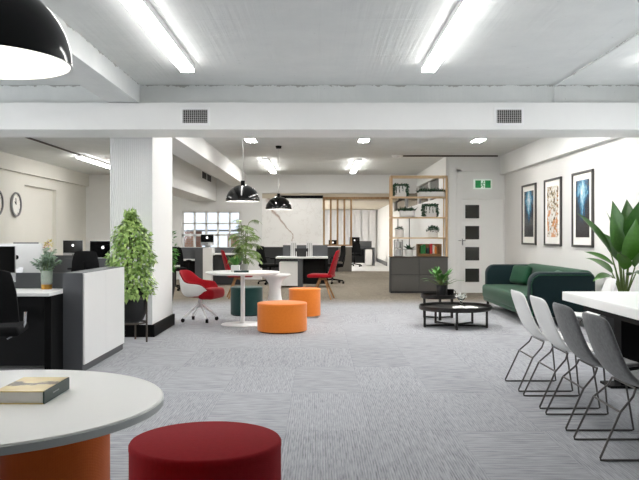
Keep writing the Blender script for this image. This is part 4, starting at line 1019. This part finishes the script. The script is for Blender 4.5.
def shell_surf(m):
    prof = [(-.205, .80), (-.18, .72), (-.148, .63), (-.11, .54), (-.065, .46), (.0, .405), (.085, .388), (.17, .40), (.235, .418), (.27, .412)]
    wid = [.185, .208, .215, .22, .222, .225, .228, .228, .222, .195]; nx = 10; vs = []; fs = []
    for j, ((x, z), w) in enumerate(zip(prof, wid)):
        for i in range(nx + 1):
            u = i / nx * 2 - 1; k = 1 - j / (len(prof) - 1)
            vs.append((x + .035 * u * u * k, u * w, z + .028 * u * u * (1 - k) * (1 if j < 8 else .3) - (.02 * u ** 4 if j == 0 else 0)))
    for j in range(len(prof) - 1):
        for i in range(nx): a = j * (nx + 1) + i; fs.append((a, a + 1, a + nx + 2, a + nx + 1))
    m.mesh(vs, fs)
def side_chair(loc, rz, mat, label, group):
    t = thing('shell_chair', label, 'chair', loc, rz, group)           # faces +x
    o = part('shell', mat, t, shell_surf); solid(o, .022 if mat != 'grey_felt' else .03); subsurf(o, 2)
    for s_ in (-1, 1):
        y = s_ * .215
        part('sled_leg', 'steel', t, lambda m: m.tube([(-.0, s_ * .17, .395), (-.02, s_ * .18, .35), (-.10, s_ * .205, .27), (-.215, y, .02), (-.212, y, .008), (-.19, y, .007), (.20, y, .007), (.215, y, .012), (.212, y, .03), (.17, s_ * .18, .36), (.14, s_ * .16, .388)], .0065, 8))
    part('cross_bar', 'steel', t, lambda m: m.tube([(-.10, -.205, .27), (-.10, .205, .27)], .0065, 8)); part('seat_rail', 'steel', t, lambda m: (m.tube([(.14, -.16, .386), (.14, .16, .386)], .0065, 8), m.tube([(.0, -.17, .393), (.0, .17, .393)], .0065, 8)))
    return t
c1 = side_chair((1.80, 6.265, 0), 0, 'white_plastic', 'white shell chair farthest along the row at the white table', 'white shell chairs')
copy_thing(c1, (1.795, 5.665, 0), 0, 'white shell chair second in the row, next to the grey ones')
c3 = side_chair((1.785, 5.055, 0), 0, 'grey_felt', 'grey felt shell chair third in the row, behind nearest chair', 'grey shell chairs')
copy_thing(c3, (1.765, 4.41, 0), 0, 'grey felt shell chair nearest the viewer in the row')
c5 = copy_thing(c1, (2.87, 7.95, 0), 172, 'pale shell chair beyond the table, in front of the big plant')

# ------------------------------------------------------------------ big plant
t = thing('floor_plant', 'large broad leafed plant in black planter behind the white table', 'plant', (3.5, 8.85, 0))
part('planter', 'pot_black', t, lambda m: (m.box(-.26, .26, -.25, .25, 0, .52, .01), m.box(-.28, .28, -.27, .27, .52, .56, .006)), smooth=False)
part('soil', 'panel_brown', t, lambda m: m.box(-.25, .25, -.23, .23, .55, .565), smooth=False)
# each leaf: where the blade starts, where it ends, width, droop, which way its face looks
BL = [((-.12, -.02, 1.06), (-.52, -.10, 1.50), .17, .35, (.5, -.7, .6)), ((-.10, -.08, .90), (-.46, -.15, 1.06), .13, .45, (.1, -.6, .9)),
      ((-.03, -.05, 1.05), (-.13, -.12, 1.63), .26, .25, (.25, -1, .3)), ((.10, -.05, 1.10), (.24, -.22, 1.74), .28, .25, (-.3, -1, .25)),
      ((-.12, -.05, .78), (-.36, -.12, .72), .13, .9, (0, -.4, 1)), ((-.02, .02, 1.02), (-.14, .06, 1.54), .16, .3, (.9, -.6, .2)),
      ((.06, -.10, .95), (.08, -.25, 1.42), .24, .3, (0, -1, .4)), ((.14, -.08, .88), (.28, -.45, 1.16), .22, .7, (0, -.4, 1)),
      ((.12, .02, 1.1), (.12, .1, 1.66), .24, .3, (-.2, -1, .3)), ((.08, .1, .9), (-.1, .42, 1.3), .2, .6, (0, -.6, .8)),
      ((.0, -.1, .85), (-.16, -.42, 1.05), .18, .7, (.2, -.3, 1)), ((.16, -.05, .8), (.31, -.3, .86), .16, 1.0, (0, -.4, 1)),
      ((-.06, .08, .8), (-.3, .3, .98), .16, .8, (.2, -.5, 1)), ((.05, -.12, .78), (.1, -.4, .8), .15, 1.0, (0, -.3, 1))]
def p3(a, b, u): return Vector(a).lerp(Vector(b), u)
part('stems', 'stem', t, lambda m: [m.tube([(p[0] * .25 + .03, p[1] * .3, .55), (p[0] * .6 + .02, p[1] * .7, .55 + (p[2] - .55) * .55), p], .012, 7, r2=.007) for p, *_ in BL])
def big(m):
    for p, q, w_, dr, up in BL:
        d = Vector(q) - Vector(p); L = d.length; side = d.normalized().cross(Vector(up)).normalized(); d = Matrix.Rotation(dr * .5, 3, side) @ d
        m.leaf(p, d, up, L * 1.03, w_, dr, 14, .2, shape=.72)
part('leaves', 'leaf_big', t, big)

# ------------------------------------------------------------------ light and colour
def added_area_light(name, loc, rot, sx_, sy_, power):
    l = bpy.data.lights.new(name, 'AREA'); l.shape = 'RECTANGLE'; l.size = sx_; l.size_y = sy_; l.energy = power; l.color = (1, .99, .97)
    o = bpy.data.objects.new(name, l); COL.objects.link(o); o.location = loc; o.rotation_euler = rot
# added fill: area lights outside the added side windows of the front bay
added_area_light('fill_light_right', (4.25, 6.2, 1.65), (0, PI / 2, 0), 1.5, 4.2, 22)
added_area_light('fill_light_left', (-6.8, 6.2, 1.65), (0, -PI / 2, 0), 1.5, 4.2, 100)
w = bpy.data.worlds.new('world'); S.world = w; w.use_nodes = True
bg = w.node_tree.nodes['Background']; bg.inputs[0].default_value = (.86, .92, 1.0, 1); bg.inputs[1].default_value = 0.75
S.view_settings.view_transform = 'Standard'; S.view_settings.look = 'None'; S.view_settings.gamma = 1.0; S.view_settings.use_curve_mapping = False
S.view_settings.exposure = 0.97
S.cycles.use_denoising = True
S.cycles.max_bounces = 10; S.cycles.diffuse_bounces = 6
